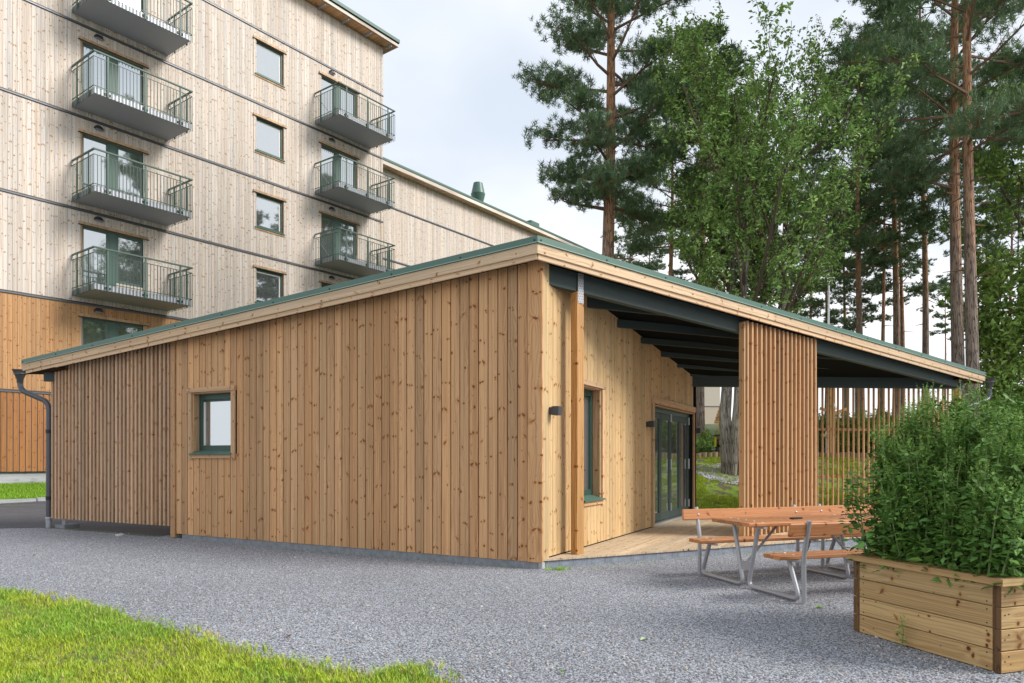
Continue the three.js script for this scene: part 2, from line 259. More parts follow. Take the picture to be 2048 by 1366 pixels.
function extrude(outline, holes, th, z0) { const s = new THREE.Shape(outline.map(([a, b]) => new THREE.Vector2(a, b))); for (const [x0, x1, y0, y1] of holes) s.holes.push(new THREE.Path([[x0, y0], [x1, y0], [x1, y1], [x0, y1]].map(([a, b]) => new THREE.Vector2(a, b)))); const g = new THREE.ExtrudeGeometry(s, { depth: th, bevelEnabled: false }); g.translate(0, 0, z0); return g; }
function cladding(t0, t1, pitch, bottom, top, holes, gap = 0.011, th = 0.022, ch = 0.007) {   // upright boards, cut round openings; returns [geometry, size] pairs
  const out = [], n = Math.round((t1 - t0) / pitch), w = (t1 - t0) / n;
  for (let i = 0; i < n; i++) {
    const a = t0 + i * w, b = a + w, m = (a + b) / 2, col = Math.floor(rnd() * COLS), v = rnd() * SHEET, z = rr(-0.0015, 0.0015);
    const lo = bottom(m), hi = top(m), cuts = holes.filter((h) => m > h[0] && m < h[1] && h[3] > lo && h[2] < hi).sort((p, q) => p[2] - q[2]); let y = bottom(m); const segs = [];
    for (const h of cuts) { if (h[2] > y + 0.02) segs.push([y, h[2]]); y = Math.max(y, h[3]); }
    const yt = top(m); if (yt > y + 0.02) segs.push([y, yt]);
    for (const [y0, y1] of segs) { const g = timber(prof(w - gap, th, ch), y0, y1, col, v, y1 === yt ? (q) => top(m + q) : null); g.translate(m, 0, th / 2 + z); out.push([g, m, y0, y1]); }
  }
  return out;
}
const onRoof = (fr, under) => (t) => roofAt(fr)(t, 0) - under;
seed(21);
{ // end wall that faces the camera
  const core = LW.put(mesh('end_wall', extrude([[-6.9, 0.1], [0.02, 0.1], [0.02, roofAt(LW)(0.02) - 0.2], [-6.9, roofAt(LW)(-6.9) - 0.2]], [[-6.355, -5.375, 1.465, 2.485]], 0.16, -0.164), PAINT.dark, pavilion), P0);
  const bottom = (t) => mix(0.088, 0.118, clamp(-t / 6.8, 0, 1));
  for (const [g] of cladding(-6.74, -0.14, 0.1435, bottom, onRoof(LW, 0.12), [[-6.38, -5.35, 1.46, 2.48]])) mesh('plank', g, pick(WOOD.wall), core);
  for (const [t, w, th] of [[-0.035, 0.205, 0.03], [-6.8, 0.11, 0.045]]) { const top = onRoof(LW, 0.12), g = timber(prof(w, th), t < -1 ? 0.06 : 0.085, top(t), undefined, undefined, (q) => top(t + q)); g.translate(t, 0, th / 2); mesh('corner_board', g, pick(WOOD.wall), core); }
  // concrete footing under it
  const p = mesh('plinth', extrude([[-6.6, 0.0], [0.0, -0.12], [0.0, 0.1], [-6.6, 0.12]], [], 0.2, -0.19), CONCRETE.plinth, pavilion); LW.put(p, P0);
  const pc = mesh('plinth', merge([span(-0.19, 0.055, -0.12, 0.088, -0.16, 0.003)]), CONCRETE.light, pavilion); LW.put(pc, P0);
}
function pavWindow(fr, x0, x1, y0, y1, depth) {     // reveal, casing, green frame, pane and sill
  const w = fr.put(mesh('window', merge([cspan(x0, x0 + 0.07, y0, y1, -depth, -depth + 0.06), cspan(x1 - 0.07, x1, y0, y1, -depth, -depth + 0.06), cspan(x0 + 0.07, x1 - 0.07, y1 - 0.09, y1, -depth, -depth + 0.058), cspan(x0 + 0.07, x1 - 0.07, y0, y0 + 0.10, -depth, -depth + 0.058), cspan(x0 + 0.07, x1 - 0.07, y1 - 0.125, y1 - 0.095, -depth + 0.005, -depth + 0.03)]), PAINT.green, pavilion), P0);
  mesh('pane', span(x0 + 0.06, x1 - 0.06, y0 + 0.09, y1 - 0.08, -depth + 0.01, -depth + 0.02), GLASS, w);
  mesh('inner_sash', merge([span(x0 + 0.07, x0 + 0.11, y0 + 0.10, y1 - 0.10, -depth + 0.02, -depth + 0.028)]), PAINT.white, w);
  for (const s of [x0 - 0.012, x1 + 0.012]) mesh('reveal', (() => { const g = timber(prof8(depth + 0.02, 0.022), y0, y1); g.rotateY(Math.PI / 2); g.translate(s, 0, -depth / 2 + 0.02); return g; })(), WOOD.trim[0], w);
  mesh('reveal', (() => { const g = timber(prof8(depth + 0.02, 0.02), 0, x1 - x0); g.rotateZ(-Math.PI / 2); g.rotateX(Math.PI / 2); g.translate(x0, y1 + 0.011, -depth / 2 + 0.02); return g; })(), WOOD.trim[1], w);
  for (const [a, b] of [[x0 - 0.09, x0 - 0.003], [x1 + 0.003, x1 + 0.09]]) { const g = timber(prof(b - a, 0.028), y0 - 0.13, y1 + 0.02); g.translate((a + b) / 2, 0, 0.038); mesh('casing', g, pick(WOOD.trim), w); }
  { const g = timber(prof(0.075, 0.045), 0, x1 - x0 + 0.2); g.rotateZ(-Math.PI / 2); g.translate(x0 - 0.1, y1 + 0.058, 0.046); mesh('head_casing', g, pick(WOOD.trim), w); }
  { const g = timber(prof(0.06, 0.03), 0, x1 - x0 - 0.01); g.rotateZ(-Math.PI / 2); g.translate(x0 + 0.005, y0 - 0.085, 0.038); mesh('apron', g, pick(WOOD.trim), w); }
  { const g = tri([x0 - 0.03, y0 - 0.035, 0.085, x1 + 0.03, y0 - 0.035, 0.085, x1 + 0.03, y0 + 0.02, -depth + 0.05, x0 - 0.03, y0 - 0.035, 0.085, x1 + 0.03, y0 + 0.02, -depth + 0.05, x0 - 0.03, y0 + 0.02, -depth + 0.05]); mesh('sill', merge([(g.setAttribute('uv', new THREE.Float32BufferAttribute(new Float32Array(12), 2)), g), span(x0 - 0.03, x1 + 0.03, y0 - 0.052, y0 - 0.036, 0.078, 0.087)]), PAINT.roof, w); }
  return w;
}
pavWindow(LW, -6.32, -5.41, 1.50, 2.45, 0.16);

{ // wall under the canopy, with tall window and folding glass doors
  const DOOR = [4.80, 7.86, 0.13, 2.36], WIN = [1.30, 2.06, 0.82, 2.41];
  const core = IW.put(mesh('canopy_wall', extrude([[0.02, 0.1], [8.0, 0.1], [8.0, roofAt(IW)(8.0) - 0.15], [0.02, roofAt(IW)(0.02) - 0.2]], [[WIN[0] - 0.035, WIN[1] + 0.035, WIN[2] - 0.035, WIN[3] + 0.035], [DOOR[0] - 0.03, DOOR[1] + 0.03, 0.12, DOOR[3] + 0.03]], 0.16, -0.164), PAINT.dark, pavilion), P0);
  const grow = (h, m, mb = m) => [h[0] - m, h[1] + m, h[2] - mb, h[3] + m];
  for (const [g] of cladding(0.17, 7.9, 0.133, () => 0.135, onRoof(IW, 0.10), [grow(WIN, 0.04), grow(DOOR, 0.035)])) mesh('plank', g, pick(WOOD.inner), core);
  for (const [t, w] of [[0.074, 0.186], [7.955, 0.1]]) { const g = timber(prof(w, 0.03), 0.10, onRoof(IW, 0.12)(t)); g.translate(t, 0, 0.016); mesh('corner_board', g, WOOD.inner[2], core); }
  pavWindow(IW, WIN[0], WIN[1], WIN[2], WIN[3], 0.17);
  // folding doors: four leaves
  const dz = -0.10, d = IW.put(mesh('folding_door', merge([cspan(DOOR[0], DOOR[0] + 0.06, 0.16, 2.36, dz - 0.04, dz + 0.04), cspan(DOOR[1] - 0.06, DOOR[1], 0.16, 2.36, dz - 0.04, dz + 0.04), cspan(DOOR[0] + 0.06, DOOR[1] - 0.06, 2.26, 2.36, dz - 0.038, dz + 0.04)]), PAINT.green, pavilion), P0);
  const lw = (DOOR[1] - DOOR[0] - 0.12) / 4;
  for (let i = 0; i < 4; i++) {
    const a = DOOR[0] + 0.06 + i * lw, b = a + lw;
    mesh('door_leaf', merge([cspan(a + 0.004, a + 0.075, 0.18, 2.255, dz - 0.03, dz + 0.03), cspan(b - 0.075, b - 0.004, 0.18, 2.255, dz - 0.03, dz + 0.03), cspan(a + 0.075, b - 0.075, 2.15, 2.255, dz - 0.028, dz + 0.028), cspan(a + 0.075, b - 0.075, 0.18, 0.33, dz - 0.028, dz + 0.028)]), PAINT.greenDark, d);
    mesh('pane', span(a + 0.07, b - 0.07, 0.32, 2.16, dz - 0.006, dz + 0.006), GLASS, d);
    for (const y of [0.32, 1.15, 2.12]) if (i % 2) { mesh('hinge', cspan(b - 0.016, b + 0.004, y, y + (y === 1.15 ? 0.22 : 0.16), dz + 0.03, dz + 0.055, 0.003), STEEL.bright, d); }
  }
  mesh('threshold', cspan(DOOR[0], DOOR[1], 0.125, 0.165, -0.16, 0.03), STEEL.bright, d);
  mesh('reveal', merge([span(DOOR[0] - 0.024, DOOR[0] - 0.002, 0.13, 2.38, -0.16, 0.03), span(DOOR[1] + 0.002, DOOR[1] + 0.024, 0.13, 2.38, -0.16, 0.03), span(DOOR[0] - 0.002, DOOR[1] + 0.002, 2.362, 2.382, -0.16, 0.03)]), WOOD.trim[0], d);
  for (const [a, b] of [[DOOR[0] - 0.09, DOOR[0] - 0.003], [DOOR[1] + 0.003, DOOR[1] + 0.08]]) { const g = timber(prof(b - a, 0.03), 0.13, 2.4); g.translate((a + b) / 2, 0, 0.04); mesh('casing', g, WOOD.trim[1], d); }
  { const g = timber(prof(0.12, 0.045), 0, DOOR[1] - DOOR[0] + 0.2); g.rotateZ(-Math.PI / 2); g.translate(DOOR[0] - 0.1, 2.455, 0.048); mesh('head_casing', g, WOOD.trim[1], d); }
  for (const t of [0.20, 4.38, 7.955]) { const l = IW.put(mesh('wall_lamp', merge([cspan(t - 0.055, t + 0.055, 1.94, 2.05, 0.07, 0.17, 0.004), span(t - 0.045, t + 0.045, 1.95, 2.04, 0.02, 0.07)]), PAINT.lamp, pavilion), P0); mesh('lamp_glass', merge([span(t - 0.04, t + 0.04, 2.051, 2.054, 0.085, 0.155), span(t - 0.04, t + 0.04, 1.936, 1.939, 0.085, 0.155)]), STEEL.slab, l); }
  // the two walls of the room that face away
  const q = new Frame(0.33 - 6.82 * 0.887, 9.08 + 6.82 * 0.4617, 27.5);
  const pw = q.put(mesh('bay_wall', span(0.0, 1.05, 0.1, 3.3, 0.02, 0.16), PAINT.dark, pavilion), P0);
  for (const [g] of cladding(0.05, 1.0, 0.14, () => 0.12, () => 3.3, [])) { g.rotateY(Math.PI); g.translate(1.05, 0, 0.0); mesh('plank', g, pick(WOOD.wall), pw); }
  const rw = BW.put(mesh('rear_wall', span(-9.9, -0.1, 0.08, 3.14, -0.16, 0), PAINT.dark, pavilion), P0);
  for (const [g] of cladding(-9.9, -0.1, 0.14, () => 0.1, () => 3.12, [])) { g.rotateY(Math.PI); g.translate(-10.0, 0, -0.162); mesh('plank', g, pick(WOOD.wall), rw); }
}
seed(31);
{ // slatted bay on the far side of the end wall
  const s = LW.put(mesh('slat_bay', merge([span(-10.3, -6.95, 0.42, 0.52, -0.085, -0.04), span(-10.3, -6.95, 1.55, 1.65, -0.085, -0.04), span(-10.3, -6.95, 2.66, 2.76, -0.085, -0.04)]), WOOD.slat[0], pavilion), P0);
  const n = 32, pitch = (10.25 - 6.93) / (n - 1);
  for (let i = 0; i < n; i++) { const t = -10.25 + i * pitch, top = onRoof(LW, 0.12), g = timber(prof8(0.052, 0.068, 0.005), 0.24, top(t), undefined, undefined, (q) => top(t + q)); g.rotateY(rr(-0.03, 0.03)); g.translate(t, 0, -0.004); mesh('slat', g, pick(WOOD.slat), s); }
  const post = LW.put(mesh('post', timber(prof8(0.12, 0.12, 0.006), 0.22, 2.95), PAINT.dark, pavilion), P0); post.translateX(-10.08); post.translateZ(-0.16);
  const foot = LW.put(mesh('post_foot', merge([cspan(-10.24, -9.94, -0.05, 0.12, -0.32, -0.02, 0.012)]), CONCRETE.plinth, pavilion), P0);
  mesh('bracket', span(-10.135, -10.025, 0.12, 0.26, -0.098, -0.092), STEEL.galv, foot);
  const eb = mesh('eave_beam', beam(BW.point(-13.3, 2.98, 0.02), BW.point(6.6, 3.16, 0.02), 0.26, 0.09, W(0.17, 0, -0.98)).translate(-P0.x, 0, -P0.z), PAINT.beamGreen, pavilion);
}
{ // roof deck with its metal edge and wooden fascias
  const top = [RA, RB, RD].map(([x, d, y]) => W(x, y - 0.01, d)), low = [RA, RB, RD].map(([x, d, y]) => W(x, y - 0.2, d)), inner = (a, b, c, k) => a.clone().lerp(b.clone().add(c).multiplyScalar(0.5), k);
  const T = [inner(top[0], top[1], top[2], 0.01), inner(top[1], top[0], top[2], 0.003), inner(top[2], top[0], top[1], 0.003)], B = [inner(low[0], low[1], low[2], 0.012), inner(low[1], low[0], low[2], 0.006), inner(low[2], low[0], low[1], 0.006)];
  const q = (...v) => v.flatMap((p) => [p.x, p.y, p.z]);
  const g = tri([...q(T[0], T[2], T[1]), ...q(B[0], B[1], B[2]), ...[[0, 1], [1, 2], [2, 0]].flatMap(([a, b]) => q(T[a], T[b], B[b], T[a], B[b], B[a]))]);
  const roof = mesh('roof', moved(g, P0), PAINT.dark, pavilion);
  const cap = top.map((p) => p.clone().add(new V3(0, 0.012, 0)));
  mesh('roofing', moved(tri([...q(cap[0], cap[2], cap[1])]), P0), PAINT.roof, roof);
  for (const [a, b] of [[RB, RA], [RA, RD]]) {
    const P = W(a[0], a[2], a[1]), Q = W(b[0], b[2], b[1]), dir = Q.clone().sub(P), out = new V3().crossVectors(dir.clone().normalize(), new V3(0, 1, 0)).normalize(), L = dir.length();
    const at = (k, dn, o) => P.clone().addScaledVector(dir, k).addScaledVector(out, o).add(new V3(0, -dn, 0));
    const add = (name, g, m) => mesh(name, moved(g, P0), m, roof);
    add('edge_trim', merge([beam(at(-0.001, 0.032, 0.006), at(1.001, 0.032, 0.006), 0.075, 0.02, out, 0.003)]), PAINT.roof);
    add('drip_edge', beam(at(-0.001, 0.076, 0.014), at(1.001, 0.076, 0.014), 0.011, 0.022, out, 0.002), PAINT.drip);
    const cuts = a === RB ? [0, 0.47, 1] : [0, 0.36, 0.73, 1];
    for (let i = 0; i + 1 < cuts.length; i++) { add('fascia_board', beam(at(cuts[i] + (i ? 0.0003 : 0), 0.146, -0.014), at(cuts[i + 1], 0.146, -0.014), 0.125, 0.03, out, 0.004), pick(WOOD.fascia)); }
    for (let i = 0; i + 1 < cuts.length; i++) { const s0 = i ? cuts[i] - 0.13 : (a === RB ? 0.006 : 0.002), s1 = i + 2 < cuts.length ? cuts[i + 1] - 0.13 : (a === RB ? 0.998 : 0.994); add('fascia_board', beam(at(s0 + 0.0003, 0.24, -0.036), at(s1, 0.24, -0.036), 0.066, 0.03, out, 0.004), pick(WOOD.fascia)); }
    const n = Math.round(L / 1.15); for (let i = 0; i <= n; i++) { const s = new THREE.SphereGeometry(0.011, 8, 6); s.translate(...at(clamp(i / n, 0.003, 0.997), 0.045, 0.018).toArray()); add('screw', s, PAINT.black); }
  }
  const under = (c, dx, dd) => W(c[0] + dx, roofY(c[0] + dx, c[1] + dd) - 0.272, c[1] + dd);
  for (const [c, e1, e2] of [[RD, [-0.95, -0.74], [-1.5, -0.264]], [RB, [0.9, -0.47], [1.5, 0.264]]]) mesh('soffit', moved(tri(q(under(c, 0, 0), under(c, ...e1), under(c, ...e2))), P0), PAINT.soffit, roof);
  // gutter along the rear eave
  const gut = sweep([W(RB[0] - 0.02, RB[2] - 0.16, RB[1] + 0.09), W(RD[0] + 0.02, RD[2] - 0.16, RD[1] + 0.09)], [0.065, 0.065], 10); mesh('gutter', moved(gut, P0), PAINT.pipe, pavilion);
}
{ // canopy frame: edge beam, joists, posts
  const out = PL.point(0, 0, 1).sub(PL.point(0, 0, 0));
  const bl = (t) => mix(3.61, 3.06, (t + 0.55) / 12.79);
  mesh('edge_beam', moved(beam(PL.point(-0.56, bl(-0.56) + 0.14, -0.05), PL.point(12.5, bl(12.5) + 0.14, -0.05), 0.28, 0.10, out, 0.004), P0), PAINT.beamGreen, pavilion);
  const ja = rad(64.5), jd = [Math.sin(ja), Math.cos(ja)];
  for (const s of [1.5, 2.79, 4.05, 5.3, 6.5, 7.6]) {
    const y = 3.56 - (s - 1.5) * 0.062, x0 = 0.37 + s * 0.4617, d0 = 9.08 + s * 0.887;
    let L = 1.84 * s - 0.35; const lim = (BW.d + (x0 - BW.x) * 0.1734 - d0 - 0.1) / (jd[1] - jd[0] * 0.1734); L = Math.min(L, Math.max(1, lim), 13);
    const depth = clamp(roofY(x0, d0) - 0.22 - y, 0.1, 0.3);
    mesh('joist', moved(beam(W(x0, y + depth / 2, d0), W(x0 + jd[0] * L, y + depth / 2, d0 + jd[1] * L), depth, 0.045, new V3(jd[1], 0, jd[0]).negate(), 0.003), P0), PAINT.beamGreen, pavilion);
  }
  const header = beam(BW.point(-0.1, 3.3, 0), BW.point(6.55, 3.3, 0), 0.46, 0.09, W(0.17, 0, -0.98)); mesh('header_beam', moved(header, P0), PAINT.beamGreen, pavilion);
  const postAt = (t, w, dep, y1, n = 0, mat = WOOD.post[0]) => { const g = timber(prof8(w, dep, 0.005), 0.12, y1, undefined, undefined); const m = PL.put(mesh('post', g, mat, pavilion), P0); m.translateX(t); m.translateZ(n); return m; };
  const p1 = postAt(0.02, 0.125, 0.125, bl(0.02), -0.045);
  const p2 = postAt(5.84, 0.15, 0.14, bl(5.84), -0.05, WOOD.post[1]), p3 = postAt(12.36, 0.15, 0.14, bl(12.36), -0.05, WOOD.post[0]);
  for (const [p, t] of [[p1, 0.02], [p2, 5.84], [p3, 12.36]]) {
    const y = bl(t), zf = t < 1 ? 0.0635 : 0.0715, pl = mesh('nail_plate', span(-0.05, 0.05, y - 0.15, y + 0.24, zf, zf + 0.0035), STEEL.galv, p);
    const holes = []; for (let r = 0; r < 11; r++) for (let c = 0; c < 3; c++) { const g = new THREE.CylinderGeometry(0.0055, 0.0055, 0.003, 8); g.rotateX(Math.PI / 2); g.translate(-0.032 + c * 0.032 + (r % 2 ? 0.006 : -0.006), y - 0.13 + r * 0.034, zf + 0.0045); holes.push(g); }
    mesh('nails', merge(holes), PAINT.black, p, { kind: 'stuff' });
  }
  // slatted screen between post line points
  seed(41);
  const sc = PL.put(mesh('slat_screen', merge([span(3.6, 5.75, 0.95, 1.0, -0.045, 0.0), span(3.6, 5.75, 2.35, 2.4, -0.045, 0.0)]), WOOD.screen[0], pavilion), P0);
  const n = 17, fas = onRoof(PL, 0.28); for (let i = 0; i < n; i++) { const t = 3.63 + i * (5.70 - 3.63) / (n - 1), g = timber(prof8(0.042, 0.12, 0.004), 0.125, fas(t) + 0.02); g.translate(t, 0, 0.065); mesh('slat', g, pick(WOOD.screen), sc); }
  const fr = mesh('screen_side', (() => { const g = timber(prof8(0.04, 0.1), 0.125, fas(3.56)); g.translate(3.575, 0, 0.05); return g; })(), WOOD.screen[3], sc);
  // open slatted screen along the rear
  const rs = BW.put(mesh('rear_screen', merge([span(0.95, 6.5, 0.93, 0.985, -0.06, -0.015), span(0.95, 6.5, 2.02, 2.075, -0.06, -0.015)]), WOOD.screen[1], pavilion), P0);
  const t0 = BW.at(1634, 900)[0], t1 = BW.at(1905, 900)[0], m = 27; for (let i = 0; i <= m; i++) { const t = mix(t0, t1, i / m), g = timber(prof8(0.034, 0.045, 0.004), 0.18, 3.1); g.translate(t, 0, 0.01); mesh('slat', g, pick(WOOD.screen), rs); }
}
{ // timber deck, boards parallel to the canopy wall
  seed(51);
  const ed = [Math.sin(rad(63.2)), Math.cos(rad(63.2))], e0 = [0.43, 9.13];
  const far = 12.6, poly = [[0.40, 9.17], e0, [e0[0] + ed[0] * far, e0[1] + ed[1] * far], [11.4, backLine(11.4) + 0.05], [4.05, backLine(4.05) + 0.02]];
  const deck = mesh('deck', moved(extrudeFlat(poly.map(([x, d]) => [x, d]), -0.08, 0.092), P0), CONCRETE.deck, pavilion);
  const u = [0.4617, 0.887], n = [0.887, -0.4617];             // along the boards, across them
  const lineHit = (c, p, dir) => { // where the board line at offset c meets line p + s dir; gives distance along u
    const ox = 0.37 + n[0] * c, od = 9.08 + n[1] * c, det = u[0] * dir[1] - u[1] * dir[0], rx = p[0] - ox, rd = p[1] - od; return (rx * dir[1] - rd * dir[0]) / det; };
  const bw = 0.122, count = 76; const fr = IW;
  for (let i = 0; i < count; i++) {
    const a = 0.03 + i * bw, b = a + bw - 0.005, endX = Math.min(e0[0] + ed[0] * far, 11.5);
    const sa = lineHit(a, e0, ed) - 0.035, sb = lineHit(b, e0, ed) - 0.035, dirB = [1, 0.1734], ea = lineHit(a, [4.19, 16.08 + 0.03], dirB), eb = lineHit(b, [4.19, 16.08 + 0.03], dirB);
    if (ea < sa + 0.1) continue; if (0.37 + n[0] * a + u[0] * sa > 10.9) break;
    const col = Math.floor(rnd() * COLS), v = rnd() * 4, y0 = 0.096, y1 = 0.122, P = (c, s, y) => [0.37 + n[0] * c + u[0] * s - P0.x, y, -(9.08 + n[1] * c + u[1] * s) - P0.z];
    const A = P(a, sa, y1), B = P(b, sb, y1), C = P(b, eb, y1), D = P(a, ea, y1), A2 = P(a, sa, y0), B2 = P(b, sb, y0), C2 = P(b, eb, y0), D2 = P(a, ea, y0);
    const uvq = (s) => (s + v) / SHEET, u0 = (col + 0.04) / COLS, u1 = (col + 0.96) / COLS, um = (col + 0.2) / COLS;
    const g = tri([...A, ...B, ...C, ...A, ...C, ...D, ...A2, ...B2, ...B, ...A2, ...B, ...A, ...B2, ...C2, ...C, ...B2, ...C, ...B, ...D2, ...A2, ...A, ...D2, ...A, ...D], [u0, uvq(sa), u1, uvq(sb), u1, uvq(eb), u0, uvq(sa), u1, uvq(eb), u0, uvq(ea), u0, uvq(sa), u1, uvq(sb), u1, uvq(sb + 0.02), u0, uvq(sa), u1, uvq(sb + 0.02), u0, uvq(sa + 0.02), u0, uvq(sb), u0, uvq(eb), um, uvq(eb), u0, uvq(sb), um, uvq(eb), um, uvq(sb), u0, uvq(ea), u0, uvq(sa), um, uvq(sa), u0, uvq(ea), um, uvq(sa), um, uvq(ea)]);
    mesh('deck_board', g, pick(WOOD.deck), deck);
  }
}
function extrudeFlat(pts, y0, y1) { // level slab from plan points
  const s = new THREE.Shape(pts.map(([x, d]) => new THREE.Vector2(x, d))), g = new THREE.ExtrudeGeometry(s, { depth: y1 - y0, bevelEnabled: false }); g.rotateX(-Math.PI / 2); g.translate(0, y0, 0); return g;
}
// rainwater pipes at both ends of the gutter
function downpipe(pts, hopper, silver) {
  const g = bentTube(pts, 0.05, 0.16, 14), pipe = mesh('downpipe', moved(g, P0), PAINT.pipe, pavilion);
  const h = new THREE.LatheGeometry([[0.055, -0.26], [0.06, -0.18], [0.125, -0.02], [0.14, 0.0], [0.13, 0.0], [0.118, -0.02], [0.05, -0.18]].map(([a, b]) => new THREE.Vector2(a, b)), 20); h.translate(...hopper.toArray()); mesh('hopper', moved(h, P0), PAINT.hopper, pipe);
  const ring = new THREE.LatheGeometry([[0.104, -0.09], [0.109, -0.085], [0.112, -0.075], [0.107, -0.07]].map(([a, b]) => new THREE.Vector2(a, b)), 20); ring.translate(...hopper.toArray()); mesh('rim', moved(ring, P0), STEEL.band, pipe);
  const e = pts[pts.length - 1]; if (silver) { mesh('shoe', moved(sweep([e.clone().add(new V3(0, 0.21, 0)), e.clone().add(new V3(0, 0.195, 0)), e.clone().add(new V3(0, 0.19, 0)), e.clone().add(new V3(0, 0.17, 0)), e.clone().add(new V3(0, 0.165, 0)), e.clone().add(new V3(0, -0.03, 0))], [0.057, 0.064, 0.064, 0.064, 0.057, 0.055], 16), P0), STEEL.galv, pipe); for (const y of [0.62, 1.9]) { const c = new THREE.CylinderGeometry(0.057, 0.057, 0.07, 16); c.translate(e.x, y, e.z); const k = box(0.1, 0.025, 0.025, e.x + 0.08, y + 0.01, e.z - 0.02); mesh('pipe_clip', moved(merge([c, k]), P0), PAINT.black, pipe); } }
}
{ const e = LW.at(98, 1055, 0), x = (98 - CX) / F * 13.9, B = W(RB[0] - 0.05, 0, RB[1] + 0.06); downpipe([W((40 - CX) / F * 14.1, 2.93, 14.1), W((40 - CX) / F * 14.1, 2.72, 14.1), W(x, 2.46, 13.9), W(x, 0.05, 13.9)], W((40 - CX) / F * 14.1, 3.11, 14.1), true); }
{ const d = 17.9, x = (1979 - CX) / F * d, x2 = (1921 - CX) / F * 17.3; downpipe([W(x, 3.12, d), W(x, 2.85, d), W(x2, 2.55, 17.35), W(x2, 0.1, 17.35)], W(x, 3.35, d), false); }

/* ---------- the apartment block ---------- */
const AF = new Frame(-14.95, 21.1, 36.87), A0 = AF.point(0, 0);
const BANDS = [0.98, 3.36, 6.27, 9.22, 12.17, 15.08, 17.95, 20.15];
seed(61);
const block = thing('apartment_block', 'tall timber-clad apartment block with green balconies and dark floor bands', 'apartment block', A0);
const put = (fr, base, o) => fr.put(o, base);
{
  const S0 = -2.4, S1 = 14.9, holes = [];
  const doorTops = [17.52, 14.6, 11.68, 8.77, 5.86], DL = [2.22, 4.2], DR = [11.53, 13.5];
  for (const y of doorTops) holes.push([DL[0], DL[1], y - 2.15, y]);
  for (const y of [17.48, 14.58, 11.66, 8.75]) holes.push([DR[0], DR[1], y - 2.15, y]);
  const winTops = [17.52, 14.56, 11.62, 8.72]; for (const y of winTops) holes.push([8.42, 9.7, y - 1.33, y]);
  const core = put(AF, A0, mesh('facade', merge([span(S0, S1 + 0.1, 0.98, 20.2, -8, -0.17)]), PAINT.black, block));
  const lining = put(AF, A0, mesh('wall_backing', extrude([[S0, 0.98], [S1 + 0.1, 0.98], [S1 + 0.1, 20.2], [S0, 20.2]], holes, 0.16, -0.166), std(0.52, 0.40, 0.30, 0.9), block));
  const small = [], big = [];
  for (let f = 0; f < 7; f++) {
    const y0 = BANDS[f] + (f ? 0.055 : 0), y1 = BANDS[f + 1] - (f < 6 ? 0.045 : 0);
    for (const [g, m, a, b] of cladding(S0, S1, f < 1 ? 0.16 : 0.1235, () => y0, () => y1, holes, f < 1 ? 0.03 : 0.005, f < 1 ? 0.03 : 0.02, 0.003)) {
      const d = AF.d + AF.ud * m, x = AF.x + AF.ux * m, px = CX + F * x / d, vis = px > -5 && HY - (a - EYE) / d * F > -20 && HY - (b - EYE) / d * F < 1010;
      if (vis) big.push([g, f, (b - a) / d / d * (HY - (b - EYE) / d * F < 0 ? 0.6 : 1), m]); else small.push([g, f]);
    }
  }
  big.sort((p, q) => q[2] - p[2]);
  big.slice(0, 300).forEach(([g, f]) => mesh('plank', g, pick(STOREY[f]), core));
  const rest = Array.from({ length: 7 }, () => [[], [], [], []]); for (const [g, f] of [...big.slice(300), ...small]) pick(rest[f]).push(g);
  rest.forEach((r, f) => r.forEach((list, i) => list.length && mesh('cladding', merge(list), STOREY[f][i], core, { kind: 'stuff' })));
  { const g = timber(prof(0.11, 0.03), 0.98, 20.1); g.translate(S1 + 0.07, 0, 0.016); mesh('corner_board', g, STOREY[5][3], core); const g2 = timber(prof(0.11, 0.03), 0.98, 20.1); g2.rotateY(Math.PI / 2); g2.translate(S1 + 0.14, 0, -0.05); mesh('corner_board', g2, STOREY[5][2], core); }
  for (let f = 1; f < 7; f++) { const b = put(AF, A0, mesh('floor_band', merge([cspan(S0, S1 + 0.15, BANDS[f] - 0.03, BANDS[f] + 0.012, 0.002, 0.055, 0.004)]), STEEL.band, block)); const lip = tri([S0, BANDS[f] + 0.05, 0.022, S1 + 0.15, BANDS[f] + 0.014, 0.058, S1 + 0.15, BANDS[f] + 0.05, 0.022, S0, BANDS[f] + 0.05, 0.022, S0, BANDS[f] + 0.014, 0.058, S1 + 0.15, BANDS[f] + 0.014, 0.058]); mesh('flashing', lip, PAINT.hopper, b); }
  put(AF, A0, mesh('plinth', span(S0, S1, 0.2, 0.955, -0.3, -0.03), CONCRETE.light, block));
  put(AF, A0, mesh('plinth_flashing', span(S0, S1, 0.955, 0.985, -0.2, 0.03), PAINT.black, block));
  // roof edge
  const roof = put(AF, A0, mesh('roof', span(S0, S1 + 0.58, 20.34, 20.46, -9, 0.62), PAINT.dark, block));
  mesh('soffit', span(S0, S1 + 0.52, 20.2, 20.335, -8.5, 0.52), WOOD.screen[2], roof);
  for (let s = S0; s < S1 + 0.6; s += 1.25) mesh('rafter_end', span(s, s + 0.05, 20.10, 20.2, 0.02, 0.5), STEEL.slab, roof);
  mesh('fascia_board', cspan(S0, S1 + 0.58, 20.20, 20.37, 0.55, 0.59, 0.004), STOREY[6][3], roof); mesh('fascia_board', cspan(S1 + 0.54, S1 + 0.58, 20.2, 20.37, -8.5, 0.54, 0.004), STOREY[6][2], roof);
  mesh('edge_trim', cspan(S0, S1 + 0.61, 20.38, 20.52, 0.58, 0.64, 0.005), PAINT.roof, roof); mesh('edge_trim', cspan(S1 + 0.57, S1 + 0.62, 20.38, 20.52, -8.5, 0.575, 0.005), PAINT.roof, roof);
